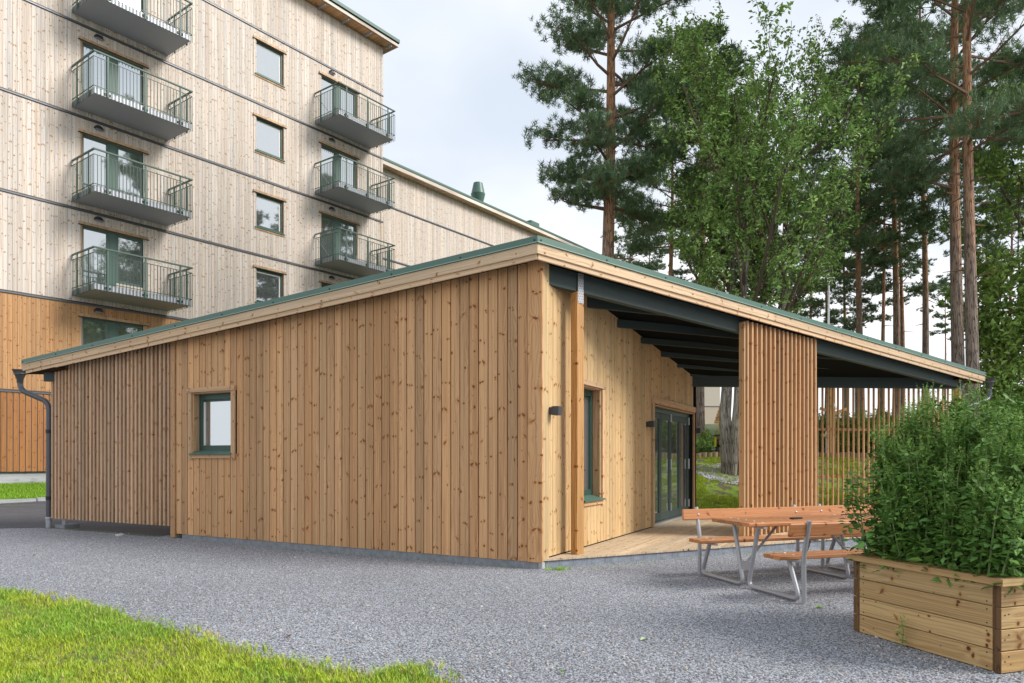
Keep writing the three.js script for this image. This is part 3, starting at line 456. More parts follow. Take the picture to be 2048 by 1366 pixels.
  const head = (w, x0, x1, y) => { mesh('head_casing', cspan(x0 - 0.1, x1 + 0.1, y + 0.005, y + 0.085, 0.022, 0.075, 0.004), pick(WOOD.trim), w); mesh('flashing', span(x0 - 0.12, x1 + 0.12, y - 0.014, y + 0.002, 0.022, 0.085), PAINT.hopper, w); mesh('reveal', merge([span(x0, x0 + 0.012, y - 2.1 < 0 ? y : y - 1.33, y, -0.11, 0.024), span(x1 - 0.012, x1, y - 1.33, y, -0.11, 0.024), span(x0 + 0.012, x1 - 0.012, y - 0.015, y - 0.016 + 0.012, -0.11, 0.02)]), WOOD.trim[0], w); };
  const frameRect = (x0, x1, y0, y1, t, z0, z1) => [cspan(x0, x0 + t, y0, y1, z0, z1), cspan(x1 - t, x1, y0, y1, z0, z1), cspan(x0 + t, x1 - t, y1 - t, y1, z0, z1 - 0.002), cspan(x0 + t, x1 - t, y0, y0 + t, z0, z1 - 0.002)];
  winTops.forEach((y, i) => {
    const w = put(AF, A0, mesh('window', merge(frameRect(8.435, 9.685, y - 1.3, y - 0.02, 0.075, -0.1, -0.03)), PAINT.green, block));
    mesh('pane', span(8.5, 9.62, y - 1.235, y - 0.085, -0.085, -0.075), GLASS, w); mesh('inner_sash', merge([span(9.55, 9.61, y - 1.22, y - 0.1, -0.0748, -0.072), span(8.51, 9.55, y - 0.155, y - 0.095, -0.0748, -0.072)]), PAINT.white, w); head(w, 8.42, 9.7, y);
    mesh('sill', cspan(8.38, 9.74, y - 1.36, y - 1.325, -0.06, 0.08, 0.004), PAINT.roof, w); mesh('apron', cspan(8.42, 9.7, y - 1.42, y - 1.365, 0.022, 0.05, 0.004), pick(WOOD.trim), w);
    mesh('casing', merge([cspan(8.335, 8.415, y - 1.42, y, 0.022, 0.045, 0.003), cspan(9.705, 9.78, y - 1.42, y, 0.022, 0.045, 0.003)]), STOREY[clamp(6 - i, 2, 6)][1], w);
  });
  const french = (x0, x1, y, up) => {
    const a = x0 + 0.015, b = x1 - 0.015, m0 = a + (b - a) * 0.43, m1 = m0 + 0.22, y0 = y - 2.13;
    const w = put(AF, A0, mesh('balcony_door', merge([...frameRect(a, m0, y0, y - 0.02, 0.07, -0.12, -0.05), cspan(m0, m1, y0, y - 0.02, -0.12, -0.04), ...frameRect(m1, b, y0 + 0.5, y - 0.02, 0.08, -0.12, -0.05)]), PAINT.greenRail, block));
    mesh('pane', span(a + 0.06, m0 - 0.06, y0 + 0.06, y - 0.08, -0.1, -0.09), GLASS, w); mesh('pane', span(m1 + 0.07, b - 0.07, y0 + 0.57, y - 0.09, -0.1, -0.09), GLASS, w);
    mesh('panel', span(m1, b, y0, y0 + 0.49, -0.12, -0.03), STOREY[2][1], w); mesh('handle', cspan(m0 - 0.05, m0 - 0.03, y0 + 0.95, y0 + 1.1, -0.05, -0.02, 0.003), STEEL.bright, w); head(w, x0, x1, y);
  };
  doorTops.forEach((y, i) => french(DL[0], DL[1], y, i < 2 ? 2 : i < 3 ? 1 : i < 4 ? 1 : 0)); [17.48, 14.58, 11.66, 8.75].forEach((y, i) => french(DR[0], DR[1], y, i < 3 ? 2 : 1));
  for (const [s, ys] of [[2.72, [14.87, 11.95, 9.02, 6.08]], [12.1, [17.74, 14.86, 11.93, 9.0]]]) for (const y of ys) { const g = new THREE.SphereGeometry(0.15, 16, 8, 0, Math.PI, 0, Math.PI / 2); g.scale(1, 0.9, 0.8); g.translate(s, y, 0.022); const l = put(AF, A0, mesh('wall_lamp', merge([g, span(s - 0.15, s + 0.15, y - 0.004, y, 0.02, 0.12)]), PAINT.lamp, block)); mesh('lamp_glass', span(s - 0.12, s + 0.12, y - 0.03, y - 0.005, 0.03, 0.1), STEEL.slab, l); }
  // balconies
  const balcony = (s0, yb) => {
    const s1 = s0 + 3.0, D = 1.5, yt = yb + 0.17, top = yb + 1.27;
    const slab = put(AF, A0, mesh('balcony', cspan(s0, s1, yb, yt - 0.005, 0.03, D, 0.008), STEEL.slab, block));
    mesh('slab_edge', merge([cspan(s0 - 0.004, s1 + 0.004, yb + 0.012, yt + 0.015, D + 0.001, D + 0.016, 0.002), cspan(s0 - 0.018, s0 - 0.003, yb + 0.012, yt + 0.015, 0.03, D, 0.002), cspan(s1 + 0.003, s1 + 0.018, yb + 0.012, yt + 0.015, 0.03, D, 0.002)]), STEEL.slabEdge, slab);
    const o = 0.05, L = s0 - o, R = s1 + o, Fz = D + o;
    mesh('handrail', merge([cspan(L - 0.015, R + 0.015, top - 0.025, top + 0.015, Fz - 0.03, Fz + 0.03, 0.006), cspan(L - 0.015, L + 0.04, top - 0.025, top + 0.015, 0.04, Fz - 0.031, 0.006), cspan(R - 0.04, R + 0.015, top - 0.025, top + 0.015, 0.04, Fz - 0.031, 0.006)]), PAINT.greenRail, slab);
    const rail = (y) => [span(L, R, y, y + 0.02, Fz - 0.008, Fz + 0.008), span(L - 0.008, L + 0.008, y, y + 0.02, 0.04, Fz - 0.009), span(R - 0.008, R + 0.008, y, y + 0.02, 0.04, Fz - 0.009)];
    mesh('rail', merge(rail(top - 0.18)), PAINT.green, slab); mesh('rail', merge(rail(yt + 0.04)), PAINT.green, slab);
    const bars = []; const bar = (x, z) => bars.push(span(x - 0.008, x + 0.008, yb - 0.04, top - 0.18, z - 0.008, z + 0.008));
    for (let i = 1; i < 29; i++) bar(L + (R - L) * i / 29, Fz + 0.002); for (let i = 0; i < 15; i++) { bar(L - 0.002, 0.08 + (Fz - 0.08) * i / 15); bar(R + 0.002, 0.08 + (Fz - 0.08) * i / 15); } bar(L, Fz); bar(R, Fz);
    mesh('balusters', merge(bars), PAINT.green, slab, { kind: 'stuff' });
    for (const x of [s0 + 0.36, s0 + 1.5, s0 + 2.64]) { mesh('rail_post', cspan(x - 0.028, x + 0.028, yb - 0.01, top - 0.026, Fz - 0.012, Fz + 0.014, 0.003), PAINT.greenRail, slab); mesh('bracket', cspan(x - 0.09, x + 0.09, yb + 0.05, yb + 0.12, D + 0.017, D + 0.037, 0.003), PAINT.black, slab); }
    for (const [x, z] of [[L, 0.42], [L, 1.2], [R, 0.42], [R, 1.2]]) mesh('rail_post', cspan(x - 0.012, x + 0.014, yb - 0.01, top - 0.026, z - 0.028, z + 0.028, 0.003), PAINT.greenRail, slab);
    for (const x of [L, R]) mesh('stay', merge([tube([new V3(x, top - 0.05, 0.06), new V3(x, yt + 0.05, 0.95)], 0.01, 6, 3), span(x - 0.02, x + 0.02, top - 0.14, top - 0.03, 0.02, 0.06)]), STEEL.galv, slab);
  };
  for (const y of [15.32, 12.37, 9.42, 6.47]) balcony(1.97, y); for (const y of [15.27, 12.34, 9.4]) balcony(11.26, y);
}
{ // lower wing set back behind the block
  const WF = new Frame(AF.x - 4.4 * 0.8, AF.d + 4.4 * 0.6, 36.87), o = WF.point(14, 0), w = thing('apartment_wing', 'lower pale timber wing with vents on its roof, beyond the tall apartment block', 'building', o);
  const core = put(WF, o, mesh('wall', span(12, 44, 1.5, 17.0, -8, -0.02), PAINT.black, w)), lists = [[], [], [], []];
  for (const [y0, y1] of [[9.1, 12.12], [12.2, 15.03], [15.12, 17.02]]) for (const [g] of cladding(12, 44, 0.1235, () => y0, () => y1, [], 0.006, 0.02, 0.004)) pick(lists).push(g);
  lists.forEach((l, i) => mesh('cladding', merge(l), STOREY[2][i], core, { kind: 'stuff' }));
  for (const y of [12.16, 15.07]) put(WF, o, mesh('floor_band', cspan(12, 44, y - 0.035, y + 0.035, 0.022, 0.07, 0.004), STEEL.band, w));
  const roof = put(WF, o, mesh('roof', span(12, 44.5, 17.22, 17.34, -9, 0.5), PAINT.dark, w));
  mesh('soffit', span(12, 44.4, 17.0, 17.05, -0.2, 0.44), WOOD.fascia[0], roof);
  mesh('fascia_board', cspan(12, 44.5, 17.02, 17.22, 0.45, 0.49, 0.004), STOREY[6][3], roof); mesh('edge_trim', cspan(12, 44.5, 17.235, 17.36, 0.46, 0.52, 0.004), PAINT.roof, roof);
  const cl = WF.at(764, 445); mesh('window_casing', cspan(cl[0] - 0.05, cl[0] + 0.07, 12.9, 14.4, 0.022, 0.06, 0.003), WOOD.trim[0], core);
  const va = WF.at(956, 408, -1.2), vent = new THREE.CylinderGeometry(0.30, 0.46, 0.72, 20); vent.translate(0, 1.1, 0); const vb = new THREE.CylinderGeometry(0.48, 0.30, 0.75, 20); vb.translate(0, 0.365, 0); const vg = merge([vent, vb]); vg.translate(va[0], va[1] - 0.1, -1.2); put(WF, o, mesh('roof_vent', vg, PAINT.roof, w));
  const hb = WF.at(1064, 455, -1.2); put(WF, o, mesh('roof_hatch', merge([cspan(hb[0] - 0.55, hb[0] + 0.55, hb[1] - 0.3, hb[1] + 0.35, -1.8, -0.9, 0.05)]), PAINT.roof, w));
}
{ // kerb stones along the road
  seed(65);
  for (let i = 0; i < 12; i++) { const x = -16.5 + i * 0.72, d = kerbLine(x), y = G(x, d - 0.05); const g = cbox(1.0, 0.3, 0.12, 0.015); const k = tag(mesh('kerb_stone', g, CONCRETE.kerb), 'pale concrete kerb stone between the asphalt road and the grass strip', 'kerb stone', 'kerb stones along the road'); k.position.copy(W(x, y - 0.03, d)); k.rotation.y = rad(45); }
  const m = W((336 - CX) / F * 17, G(-8.1, 17), 17); const p = thing('marker_post', 'orange marker post glimpsed between the slats of the far bay', 'marker post', m); const pole = new THREE.CylinderGeometry(0.03, 0.035, 1.15, 10); pole.translate(0, 0.575, 0); mesh('pole', pole, std(0.75, 0.12, 0.02, 0.5), p); const b = new THREE.CylinderGeometry(0.16, 0.2, 0.05, 14); b.translate(0, 0.025, 0); mesh('foot', b, PAINT.black, p);
}

/* ---------- trees and plants ---------- */
const barkTex = (() => texture(512, 1024, (i, j, o) => { const a = fbm(i / 24, j / 70, 21, 71, 4), r = Math.abs(fbm(i / 28 + 50, j / 100, 21, 75, 4) - 0.5) * 2, f = hash(i, j, 7), t = 0.66 + 0.36 * a + (f - 0.5) * 0.12, c = smooth(0.0, 0.16, r); o[0] = t * mix(0.5, 1, c); o[1] = t * mix(0.45, 0.97, c); o[2] = t * mix(0.42, 0.94, c); }))();
const barkBump = texture(256, 512, (i, j, o) => { const r = Math.abs(fbm(i / 14 + 50, j / 50, 21, 75, 4) - 0.5) * 2; o[0] = o[1] = o[2] = smooth(0, 0.3, r) * 0.8 + 0.2 * hash(i, j, 2); }, false);
for (const t of [barkTex, barkBump]) t.repeat.set(2, 0.6);
const BARK = new THREE.MeshStandardMaterial({ map: barkTex, bumpMap: barkBump, bumpScale: 0.02, vertexColors: true, roughness: 0.95 });
const TWIG = std(0.10, 0.07, 0.05, 0.95), TWIG_PINE = std(0.22, 0.13, 0.085, 0.95);
function leafMat(r, g, b, tr, rough = 0.7) { return new THREE.MeshPhysicalMaterial({ color: lin(r, g, b), roughness: rough, side: THREE.DoubleSide, ...(tr ? { transmission: tr, thickness: 0, ior: 1.3 } : {}) }); }
const NEEDLE = leafMat(0.19, 0.285, 0.15, 0), NEEDLE_FAR = leafMat(0.18, 0.265, 0.145, 0), LEAF = leafMat(0.195, 0.32, 0.075, 0), LEAF_BRIGHT = leafMat(0.20, 0.32, 0.06, 0);
const WEED = leafMat(0.11, 0.235, 0.04, 0, 0.6), WEED_TOP = leafMat(0.22, 0.37, 0.075, 0, 0.75), BUSH = leafMat(0.16, 0.26, 0.06, 0);
seed(71);
function needleTuft(n, len, wid) { const pos = []; for (let i = 0; i < n; i++) { const a = rnd() * 6.283, e = rr(-0.35, 1.25), d = new V3(Math.cos(a) * Math.cos(e), Math.sin(e), Math.sin(a) * Math.cos(e)), s = new V3(-Math.sin(a), rr(-0.5, 0.5), Math.cos(a)).normalize().multiplyScalar(wid / 2), o = new V3(rr(-0.04, 0.04), rr(-0.05, 0.05), rr(-0.04, 0.04)), L = len * rr(0.7, 1.15), tip = o.clone().addScaledVector(d, L); pos.push(...o.clone().sub(s).toArray(), ...o.clone().add(s).toArray(), ...tip.toArray()); } return tri(pos); }
function leafShape(L, w, fold = 0.25) { const h = w * fold; return [[0, 0, 0, w / 2, h, L * 0.45, 0, 0, L], [0, 0, 0, 0, 0, L, -w / 2, h, L * 0.45]].flat(); }
function sprig(n, L, w, spread) { const pos = []; for (let i = 0; i < n; i++) { const g = tri(leafShape(L * rr(0.75, 1.2), w * rr(0.8, 1.2), rr(0.1, 0.45))); g.rotateX(rr(-0.9, 0.6)); g.rotateY(rnd() * 6.283); g.rotateZ(rr(-0.4, 0.4)); g.translate(rr(-spread, spread), rr(-spread, spread), rr(-spread, spread)); pos.push(...g.attributes.position.array); } return tri(pos); }
const TUFT = needleTuft(22, 0.17, 0.022), TUFT_FAR = needleTuft(16, 0.26, 0.05), SPRIG = sprig(7, 0.11, 0.05, 0.10), SPRIG_FAR = sprig(6, 0.17, 0.09, 0.16);
function instanced(name, geo, mat, list, parent, vary = 0.25) {
  const m = new THREE.InstancedMesh(geo, mat, list.length), q = new THREE.Quaternion(), e = new THREE.Euler(), M = new M4(), c = new THREE.Color();
  list.forEach((t, i) => { e.set(t[5] || 0, t[4] ?? rnd() * 6.283, t[6] || 0); q.setFromEuler(e); M.compose(new V3(t[0], t[1], t[2]), q, new V3(t[3], t[7] || t[3], t[3])); m.setMatrixAt(i, M); const k = 1 + vary * (rnd() - 0.5) * 2, y = vary * (rnd() - 0.4) * 0.6; c.setRGB(clamp(k * (1 + y), 0, 1.6), k, clamp(k * (1 - y), 0, 1.6)); m.setColorAt(i, c); });
  m.name = name; m.instanceMatrix.needsUpdate = true; parent.add(m); m.userData.kind = 'stuff'; return m;
}
const barkPine = (h) => (i, u, p) => { const n = fbm(u * 8 + 20, p.y * 0.7 + 5, 4096, 81, 3), k = smooth(h * 0.15, h * 0.5, p.y + (n - 0.5) * h * 0.35); return [mix(0.46, 0.80, k), mix(0.40, 0.46, k), mix(0.36, 0.27, k)]; };
const barkGrey = (i, u, p) => { const n = fbm(u * 6 + 3, p.y * 1.2 + 7, 4096, 83, 4), l = smooth(0.52, 0.62, n); return [mix(0.34, 0.60, l), mix(0.315, 0.61, l), mix(0.27, 0.56, l)]; };
const barkBirch = (i, u, p) => { const n = vnoise(u * 3 + 9, p.y * 9, 4096, 4096, 85), k = n > 0.68 ? 0.12 : 0.68; return [k, k * 0.98, k * 0.94]; };
function pine(o) { // {h, r, base, R, n, tufts, far, lean}
  const g = new THREE.Group(), lean = o.lean || 0, P = [], R = [], N = 26, wob = rr(0, 6); let bx = 0;
  for (let i = 0; i <= N; i++) { const k = i / N, y = k * o.h; P.push(new V3(lean * y + Math.sin(k * 5 + wob) * 0.09, y - 0.2, Math.cos(k * 4 + wob) * 0.09)); R.push(o.r * (1.12 - 0.9 * k) * (i === 0 ? 1.25 : 1)); }
  const trunk = mesh('trunk', sweep(P, R, 12, barkPine(o.h), 0.5), BARK, g);
  const at = (y) => { const k = clamp(y / o.h, 0, 1) * N, i = Math.min(N - 1, Math.floor(k)); return P[i].clone().lerp(P[i + 1], k - i); };
  const limbs = [], tufts = []; let az = rr(0, 6);
  for (let i = 0; i < o.n; i++) {
    const k = (i + rnd() * 0.7) / o.n, y = mix(o.base, o.h * 0.985, k), prof_ = Math.pow(Math.sin(Math.PI * clamp(0.16 + 0.80 * k, 0, 1)), 0.75), L = o.R * prof_ * rr(0.62, 1.12) + 0.3; az += 2.4 + rr(-0.4, 0.4);
    const rise = mix(-0.05, 0.75, k) + rr(-0.15, 0.25), dir = new V3(Math.cos(az), rise, Math.sin(az)).normalize(), p0 = at(y), pts = [p0]; const sag = rr(-0.1, 0.25);
    for (let j = 1; j <= 4; j++) pts.push(p0.clone().addScaledVector(dir, L * j / 4).add(new V3(rr(-0.12, 0.12), sag * Math.sin(j / 4 * 3.1) * L * 0.3 + rr(-0.05, 0.05), rr(-0.12, 0.12)).multiplyScalar(j / 3)));
    const r0 = o.r * mix(0.30, 0.12, k); limbs.push(sweep(pts, pts.map((_, j) => r0 * (1 - j / 5)), 5, null, 1, false));
    const pads = Math.max(2, Math.round(L * (o.far ? 2.0 : 2.6)));
    for (let q = 0; q < pads; q++) {
      const s = mix(k > 0.75 ? 0.15 : 0.34, 1.03, Math.pow((q + rnd()) / pads, 0.8)), f = clamp(s, 0, 0.999) * 4, j = Math.floor(f), c = pts[j].clone().lerp(pts[j + 1], f - j), side = rr(-1, 1) * L * 0.20, cc = c.clone().add(new V3(-dir.z * side, rr(-0.05, 0.30), dir.x * side));
      if (!o.far) limbs.push(sweep([pts[Math.max(0, j - 1)].clone().lerp(c, 0.6), c.clone().lerp(cc, 0.5), cc], [r0 * 0.3, r0 * 0.2, 0.006], 4, null, 1, false));
      const pr = rr(0.32, 0.62) * (0.75 + 0.12 * o.R), nt = Math.round(o.tufts / (o.n * pads) * rr(0.7, 1.3));
      for (let t = 0; t < nt; t++) { const a = rnd() * 6.283, rr_ = Math.sqrt(rnd()) * pr, hy = rr(-0.32, 0.42) * pr; tufts.push([cc.x + Math.cos(a) * rr_, cc.y + hy, cc.z + Math.sin(a) * rr_, rr(0.75, 1.25), rnd() * 6.283, rr(-0.5, 0.5), rr(-0.5, 0.5)]); }
    }
  }
  for (let i = 0; i < (o.stubs || 0); i++) { const y = rr(o.h * 0.25, o.base), a = rnd() * 6.283, p = at(y), L = rr(0.25, 1.1); limbs.push(sweep([p, p.clone().add(new V3(Math.cos(a) * L, rr(-0.2, 0.15), Math.sin(a) * L))], [0.03, 0.008], 4, null, 1, false)); }
  mesh('branches', merge(limbs), TWIG_PINE, g, { kind: 'stuff' });
  instanced('crown', o.far ? TUFT_FAR : TUFT, o.far ? NEEDLE_FAR : NEEDLE, tufts, g, 0.3);
  return g;
}
function broadleaf(o) { // {stems:[[dx,dz]...], h, r, R, leaves, bark, mat, geo, start}
  const g = new THREE.Group(), woody = [], leaves = [];
  const grow = (p, dir, L, r, depth) => {
    const pts = [p]; let q = p.clone(), d = dir.clone(); const n = 5;
    for (let j = 0; j < n; j++) { d.add(new V3(rr(-0.16, 0.16), rr(-0.02, 0.13), rr(-0.16, 0.16))).normalize(); q = q.clone().addScaledVector(d, L / n); pts.push(q); }
    (depth === 0 ? g.userData.trunks : woody).push(sweep(pts, pts.map((_, j) => Math.max(0.005, r * (1 - (depth === 0 ? 0.88 : 0.62) * j / n))), depth === 0 ? 10 : depth === 1 ? 6 : 4, depth === 0 ? o.bark : null, 0.5, false));
    if (depth >= 2) { const m = Math.round(o.perTwig * L * rr(0.6, 1.4)); for (let k = 0; k < m; k++) { const f = rr(0.15, 1.0) * (n - 0.001), j = Math.floor(f), c = pts[j].clone().lerp(pts[j + 1], f - j), s = 0.12 + 0.10 * rnd(); leaves.push([c.x + rr(-s, s), c.y + rr(-s, s), c.z + rr(-s, s), rr(0.8, 1.4), rnd() * 6.283, rr(-0.8, 0.8), rr(-0.8, 0.8)]); } }
    if (depth < 3) { const kids = depth === 0 ? o.kids : depth === 1 ? 6 : 3; for (let k = 0; k < kids; k++) { const f = mix(depth === 0 ? (o.start || 0.3) : 0.25, 0.98, (k + rnd()) / kids) * (n - 0.001), j = Math.floor(f), c = pts[j].clone().lerp(pts[j + 1], f - j), a = rnd() * 6.283, t = new V3(Math.cos(a), rr(0.15, 0.9), Math.sin(a)).normalize(); const nd = d.clone().multiplyScalar(0.75).add(t).normalize(); grow(c, nd, L * rr(0.36, 0.58) * (depth === 0 ? 1.0 - 0.35 * f / n : 1), Math.max(0.006, r * 0.42 * (1 - 0.4 * f / n)), depth + 1); } }
  };
  g.userData.trunks = [];
  for (const [dx, dz, hk, rk] of o.stems) grow(new V3(dx * 0.15, -0.2, dz * 0.15), new V3(dx, 2.6, dz).normalize(), o.h * hk, o.r * rk, 0);
  g.userData.trunks.forEach((t) => mesh('trunk', t, BARK, g)); delete g.userData.trunks;
  mesh('branches', merge(woody), o.twig || TWIG, g, { kind: 'stuff' });
  instanced('crown', o.geo, o.mat, leaves, g, 0.28); return g;
}
function place(g, name, label, category, px, d, group, sink = 0) { const x = (px - CX) / F * d; return placeAt(g, name, label, category, x, d, group, sink); }
function placeAt(g, name, label, category, x, d, group, sink = 0) { g.name = numbered(name); g.position.copy(W(x, G(x, d) - sink, d)); g.userData = { label, category }; if (group) g.userData.group = group; scene.add(g); return g; }
const copy = (g, turn, s = 1, sy = s) => { const c = g.clone(); c.rotation.y = turn; c.scale.set(s, sy, s); return c; };
seed(101);
const TREES = 'trees behind the pavilion';
const big = place(pine({ h: 20.5, r: 0.23, base: 7.8, R: 2.7, n: 58, tufts: 10500, stubs: 9 }), 'pine_tree', 'tall pine with orange upper trunk rising behind the near roof corner', 'pine tree', 1216, 23, TREES);
seed(107);
const right1 = place(pine({ h: 23, r: 0.17, base: 9.6, R: 3.5, n: 44, tufts: 7000, stubs: 14 }), 'pine_tree', 'pine with the flaking orange trunk, front one of the pair above the right gutter hopper', 'pine tree', 1943, 20.5, TREES);
seed(109);
const right2 = place(pine({ h: 22, r: 0.185, base: 8.6, R: 3.3, n: 32, tufts: 4600, stubs: 8, lean: 0.003 }), 'pine_tree', 'grey-trunked pine standing just behind the flaking orange one', 'pine tree', 1914, 22.5, TREES);
seed(113);
const mid = place(pine({ h: 15.5, r: 0.13, base: 8.4, R: 2.8, n: 32, tufts: 4600 }), 'pine_tree', 'small round-crowned pine just beside the tall pine trunk', 'pine tree', 1340, 31, TREES);
seed(117);
const farA = place(pine({ h: 19, r: 0.15, base: 8.5, R: 2.9, n: 32, tufts: 2300, far: true, stubs: 5 }), 'pine_tree', 'slender pine with a dark pointed top between the leafy tree and the paired pines', 'pine tree', 1788, 30, TREES);
seed(119);
const farB = place(pine({ h: 21, r: 0.14, base: 12.5, R: 2.5, n: 26, tufts: 1700, far: true, stubs: 9 }), 'pine_tree', 'slim grey pine trunk alone against the bright sky beside the paired pines', 'pine tree', 1846, 31, TREES);
seed(121);
place(pine({ h: 15, r: 0.15, base: 8.0, R: 1.9, n: 20, tufts: 1800, far: true, lean: -0.012 }), 'pine_tree', 'thin pine whose dark trunk shows through the opening by the folding doors', 'pine tree', 1407, 26, TREES);
place(copy(farA, 1.3, 0.95, 0.82), 'pine_tree', 'orange-trunked pine seen over the roof behind the leafy tree', 'pine tree', 1719, 29, TREES);
place(copy(farB, 0.7, 1.1, 0.7), 'pine_tree', 'pine at the edge of the picture behind the birch', 'pine tree', 2066, 27, TREES);
seed(123);
place(broadleaf({ stems: [[-0.42, 0.05, 0.64, 1], [0.42, -0.12, 0.70, 0.95], [0.0, 0.3, 0.72, 0.8], [0.85, 0.16, 0.60, 0.7]], h: 14.6, r: 0.20, kids: 9, start: 0.22, perTwig: 6.5, bark: barkGrey, mat: LEAF, geo: SPRIG }), 'leafy_tree', 'broad leafy tree with several grey stems from one base, in a ring of pebbles', 'tree', 1462, 20, TREES);
seed(131);
place(broadleaf({ stems: [[0.02, 0.02, 0.85, 1]], h: 12, r: 0.10, kids: 16, start: 0.3, perTwig: 2.8, bark: barkBirch, mat: LEAF_BRIGHT, geo: SPRIG_FAR }), 'birch_tree', 'birch with a white dark-flecked trunk beside the right gutter hopper', 'birch', 1986, 26, TREES);
seed(137);
const bushy = place(broadleaf({ stems: [[0.1, 0.1, 0.75, 1], [-0.5, 0.1, 0.6, 0.7]], h: 7.5, r: 0.09, kids: 11, start: 0.15, perTwig: 4, bark: barkGrey, mat: LEAF_BRIGHT, geo: SPRIG_FAR }), 'leafy_tree', 'bright green leafy tree at the right edge of the picture', 'tree', 2050, 23, TREES);
seed(139);
{ // wood further back: trunks and crowns that show between and above the nearer trees
  const spots = [[1262, 52, 0.8, 'pine low behind the tall pine trunk'], [1300, 60, 0.85, 'pine in the wood between the tall pine and the small round-crowned pine'], [1392, 45, 0.72, 'pine in the wood behind the leafy tree, at its left flank'], [1447, 50, 0.86, 'pine in the wood directly behind the leafy tree stems'], [1510, 44, 0.8, 'pine in the wood behind the leafy tree, above the slatted screen'], [1566, 52, 0.9, 'pine in the wood above the slatted screen post'], [1622, 47, 0.85, 'pine in the wood above the middle of the sloping roof edge'], [1652, 40, 0.72, 'pine trunk seen through the rear screen next to the lamp pole'], [1690, 38, 0.66, 'dark pine trunk seen through the rear screen past the climbing post'], [1716, 36, 0.62, 'grey pine trunk seen in the middle of the rear screen'], [1766, 34, 0.7, 'grey pine trunk near the shrub end of the rear screen'], [1802, 36, 0.8, 'pine trunk seen through the rear screen behind the shrub tip'], [1975, 44, 0.8, 'pine in the wood behind the birch'], [2020, 40, 0.75, 'pine in the wood at the right behind the bright leafy tree'], [1890, 60, 0.6, 'low far pine glimpsed beside the paired pines']];
  spots.forEach(([px, d, s, l], i) => place(copy(i % 2 ? farA : farB, i * 1.7, s * 1.05, s), 'pine_tree', l, 'pine tree', px, d, 'pines in the wood behind'));
  // pines across the yard, outside the picture, that the block's windows mirror
  [[25, 17, 0.82, 'pine across the yard mirrored in the lower balcony doors'], [31, 13, 0.9, 'pine across the yard mirrored in the middle windows'], [34, 21, 0.95, 'pine across the yard mirrored beside the lower balconies']].forEach(([x, d, s, l], i) => placeAt(copy(i % 2 ? big : right2, i * 2.1, s * 1.1, s * 0.8), 'pine_tree', l, 'pine tree', x, d, 'pines across the yard'));
}
seed(149);
function bush(R, h, n, mat = BUSH, geo = SPRIG) { const g = new THREE.Group(), st = [], lv = []; const m = Math.max(6, Math.round(n / 60)); for (let i = 0; i < m; i++) { const a = rnd() * 6.283, q = Math.sqrt(rnd()) * R, H = h * rr(0.55, 1.05) * (1 - 0.35 * (q / R)), e = new V3(Math.cos(a) * q, H, Math.sin(a) * q), c = e.clone().multiplyScalar(0.5).add(new V3(rr(-0.1, 0.1), 0.1, rr(-0.1, 0.1))); st.push(sweep([new V3(e.x * 0.25, -0.05, e.z * 0.25), c, e], [0.015, 0.01, 0.004], 4, null, 1, false)); for (let k = 0; k < n / m; k++) { const t = rr(0.15, 1.05), p = c.clone().lerp(e, t * 2 - 1); if (t < 0.5) p.copy(new V3(e.x * 0.25, 0, e.z * 0.25).lerp(c, t * 2)); lv.push([p.x + rr(-0.2, 0.2), Math.max(0.03, p.y + rr(-0.15, 0.15)), p.z + rr(-0.2, 0.2), rr(0.7, 1.3), rnd() * 6.283, rr(-0.7, 0.7), rr(-0.7, 0.7)]); } } mesh('stems', merge(st), TWIG, g, { kind: 'stuff' }); instanced('leaves', geo, mat, lv, g, 0.3); return g; }
const bushes = [bush(0.9, 1.3, 900), bush(1.3, 1.9, 1300, LEAF_BRIGHT), bush(1.1, 1.0, 800, LEAF)];
[[1418, 24.5, 1, 0.42, 'yellow-green bush at the foot of the thin pine'], [1398, 23.4, 2, 0.5, 'low bush behind the log edging by the folding doors'], [1652, 26, 0, 0.95, 'bush behind the lamp pole'], [1690, 25.5, 1, 0.8, 'bush behind the rear screen next to the climbing post'], [1722, 26.5, 0, 1.0, 'bush in the middle of the rear screen'], [1752, 25.8, 1, 0.85, 'bush seen through the shrub end of the rear screen'], [1790, 27, 0, 1.05, 'bush behind the shrub tip'], [1612, 27, 1, 0.9, 'bush glimpsed between the slats of the screen'], [1560, 26, 0, 0.9, 'bush glimpsed between the middle slats of the screen'], [1508, 27, 1, 0.9, 'bush glimpsed at the left of the slatted screen'], [1955, 24, 0, 1.5, 'bush under the right gutter hopper'], [2000, 23, 1, 1.35, 'bush under the birch'], [2040, 22, 0, 1.6, 'bush under the bright leafy tree at the edge'], [1870, 28, 1, 1.1, 'bush behind the far post of the canopy']].forEach(([px, d, k, s, l], i) => { const b = copy(bushes[k], i * 1.9, s); place(b, 'bush', l, 'bush', px, d, 'bushes behind the pavilion'); });

/* ---------- grass ---------- */
seed(161);
const blade = (() => { const pos = []; for (let i = 0; i < 7; i++) { const a = rnd() * 6.283, l = rr(0.035, 0.085), b = rr(0.01, 0.05), w = rr(0.0016, 0.0028), c = Math.cos(a), s = Math.sin(a), ox = rr(-0.015, 0.015), oz = rr(-0.015, 0.015), px = -s * w, pz = c * w; const m = [ox + c * b * 0.3, l * 0.6, oz + s * b * 0.3], t = [ox + c * b, l, oz + s * b]; pos.push(ox - px, 0, oz - pz, ox + px, 0, oz + pz, m[0] + px * 0.8, m[1], m[2] + pz * 0.8, ox - px, 0, oz - pz, m[0] + px * 0.8, m[1], m[2] + pz * 0.8, m[0] - px * 0.8, m[1], m[2] - pz * 0.8, m[0] - px * 0.8, m[1], m[2] - pz * 0.8, m[0] + px * 0.8, m[1], m[2] + pz * 0.8, ...t); } return tri(pos); })();
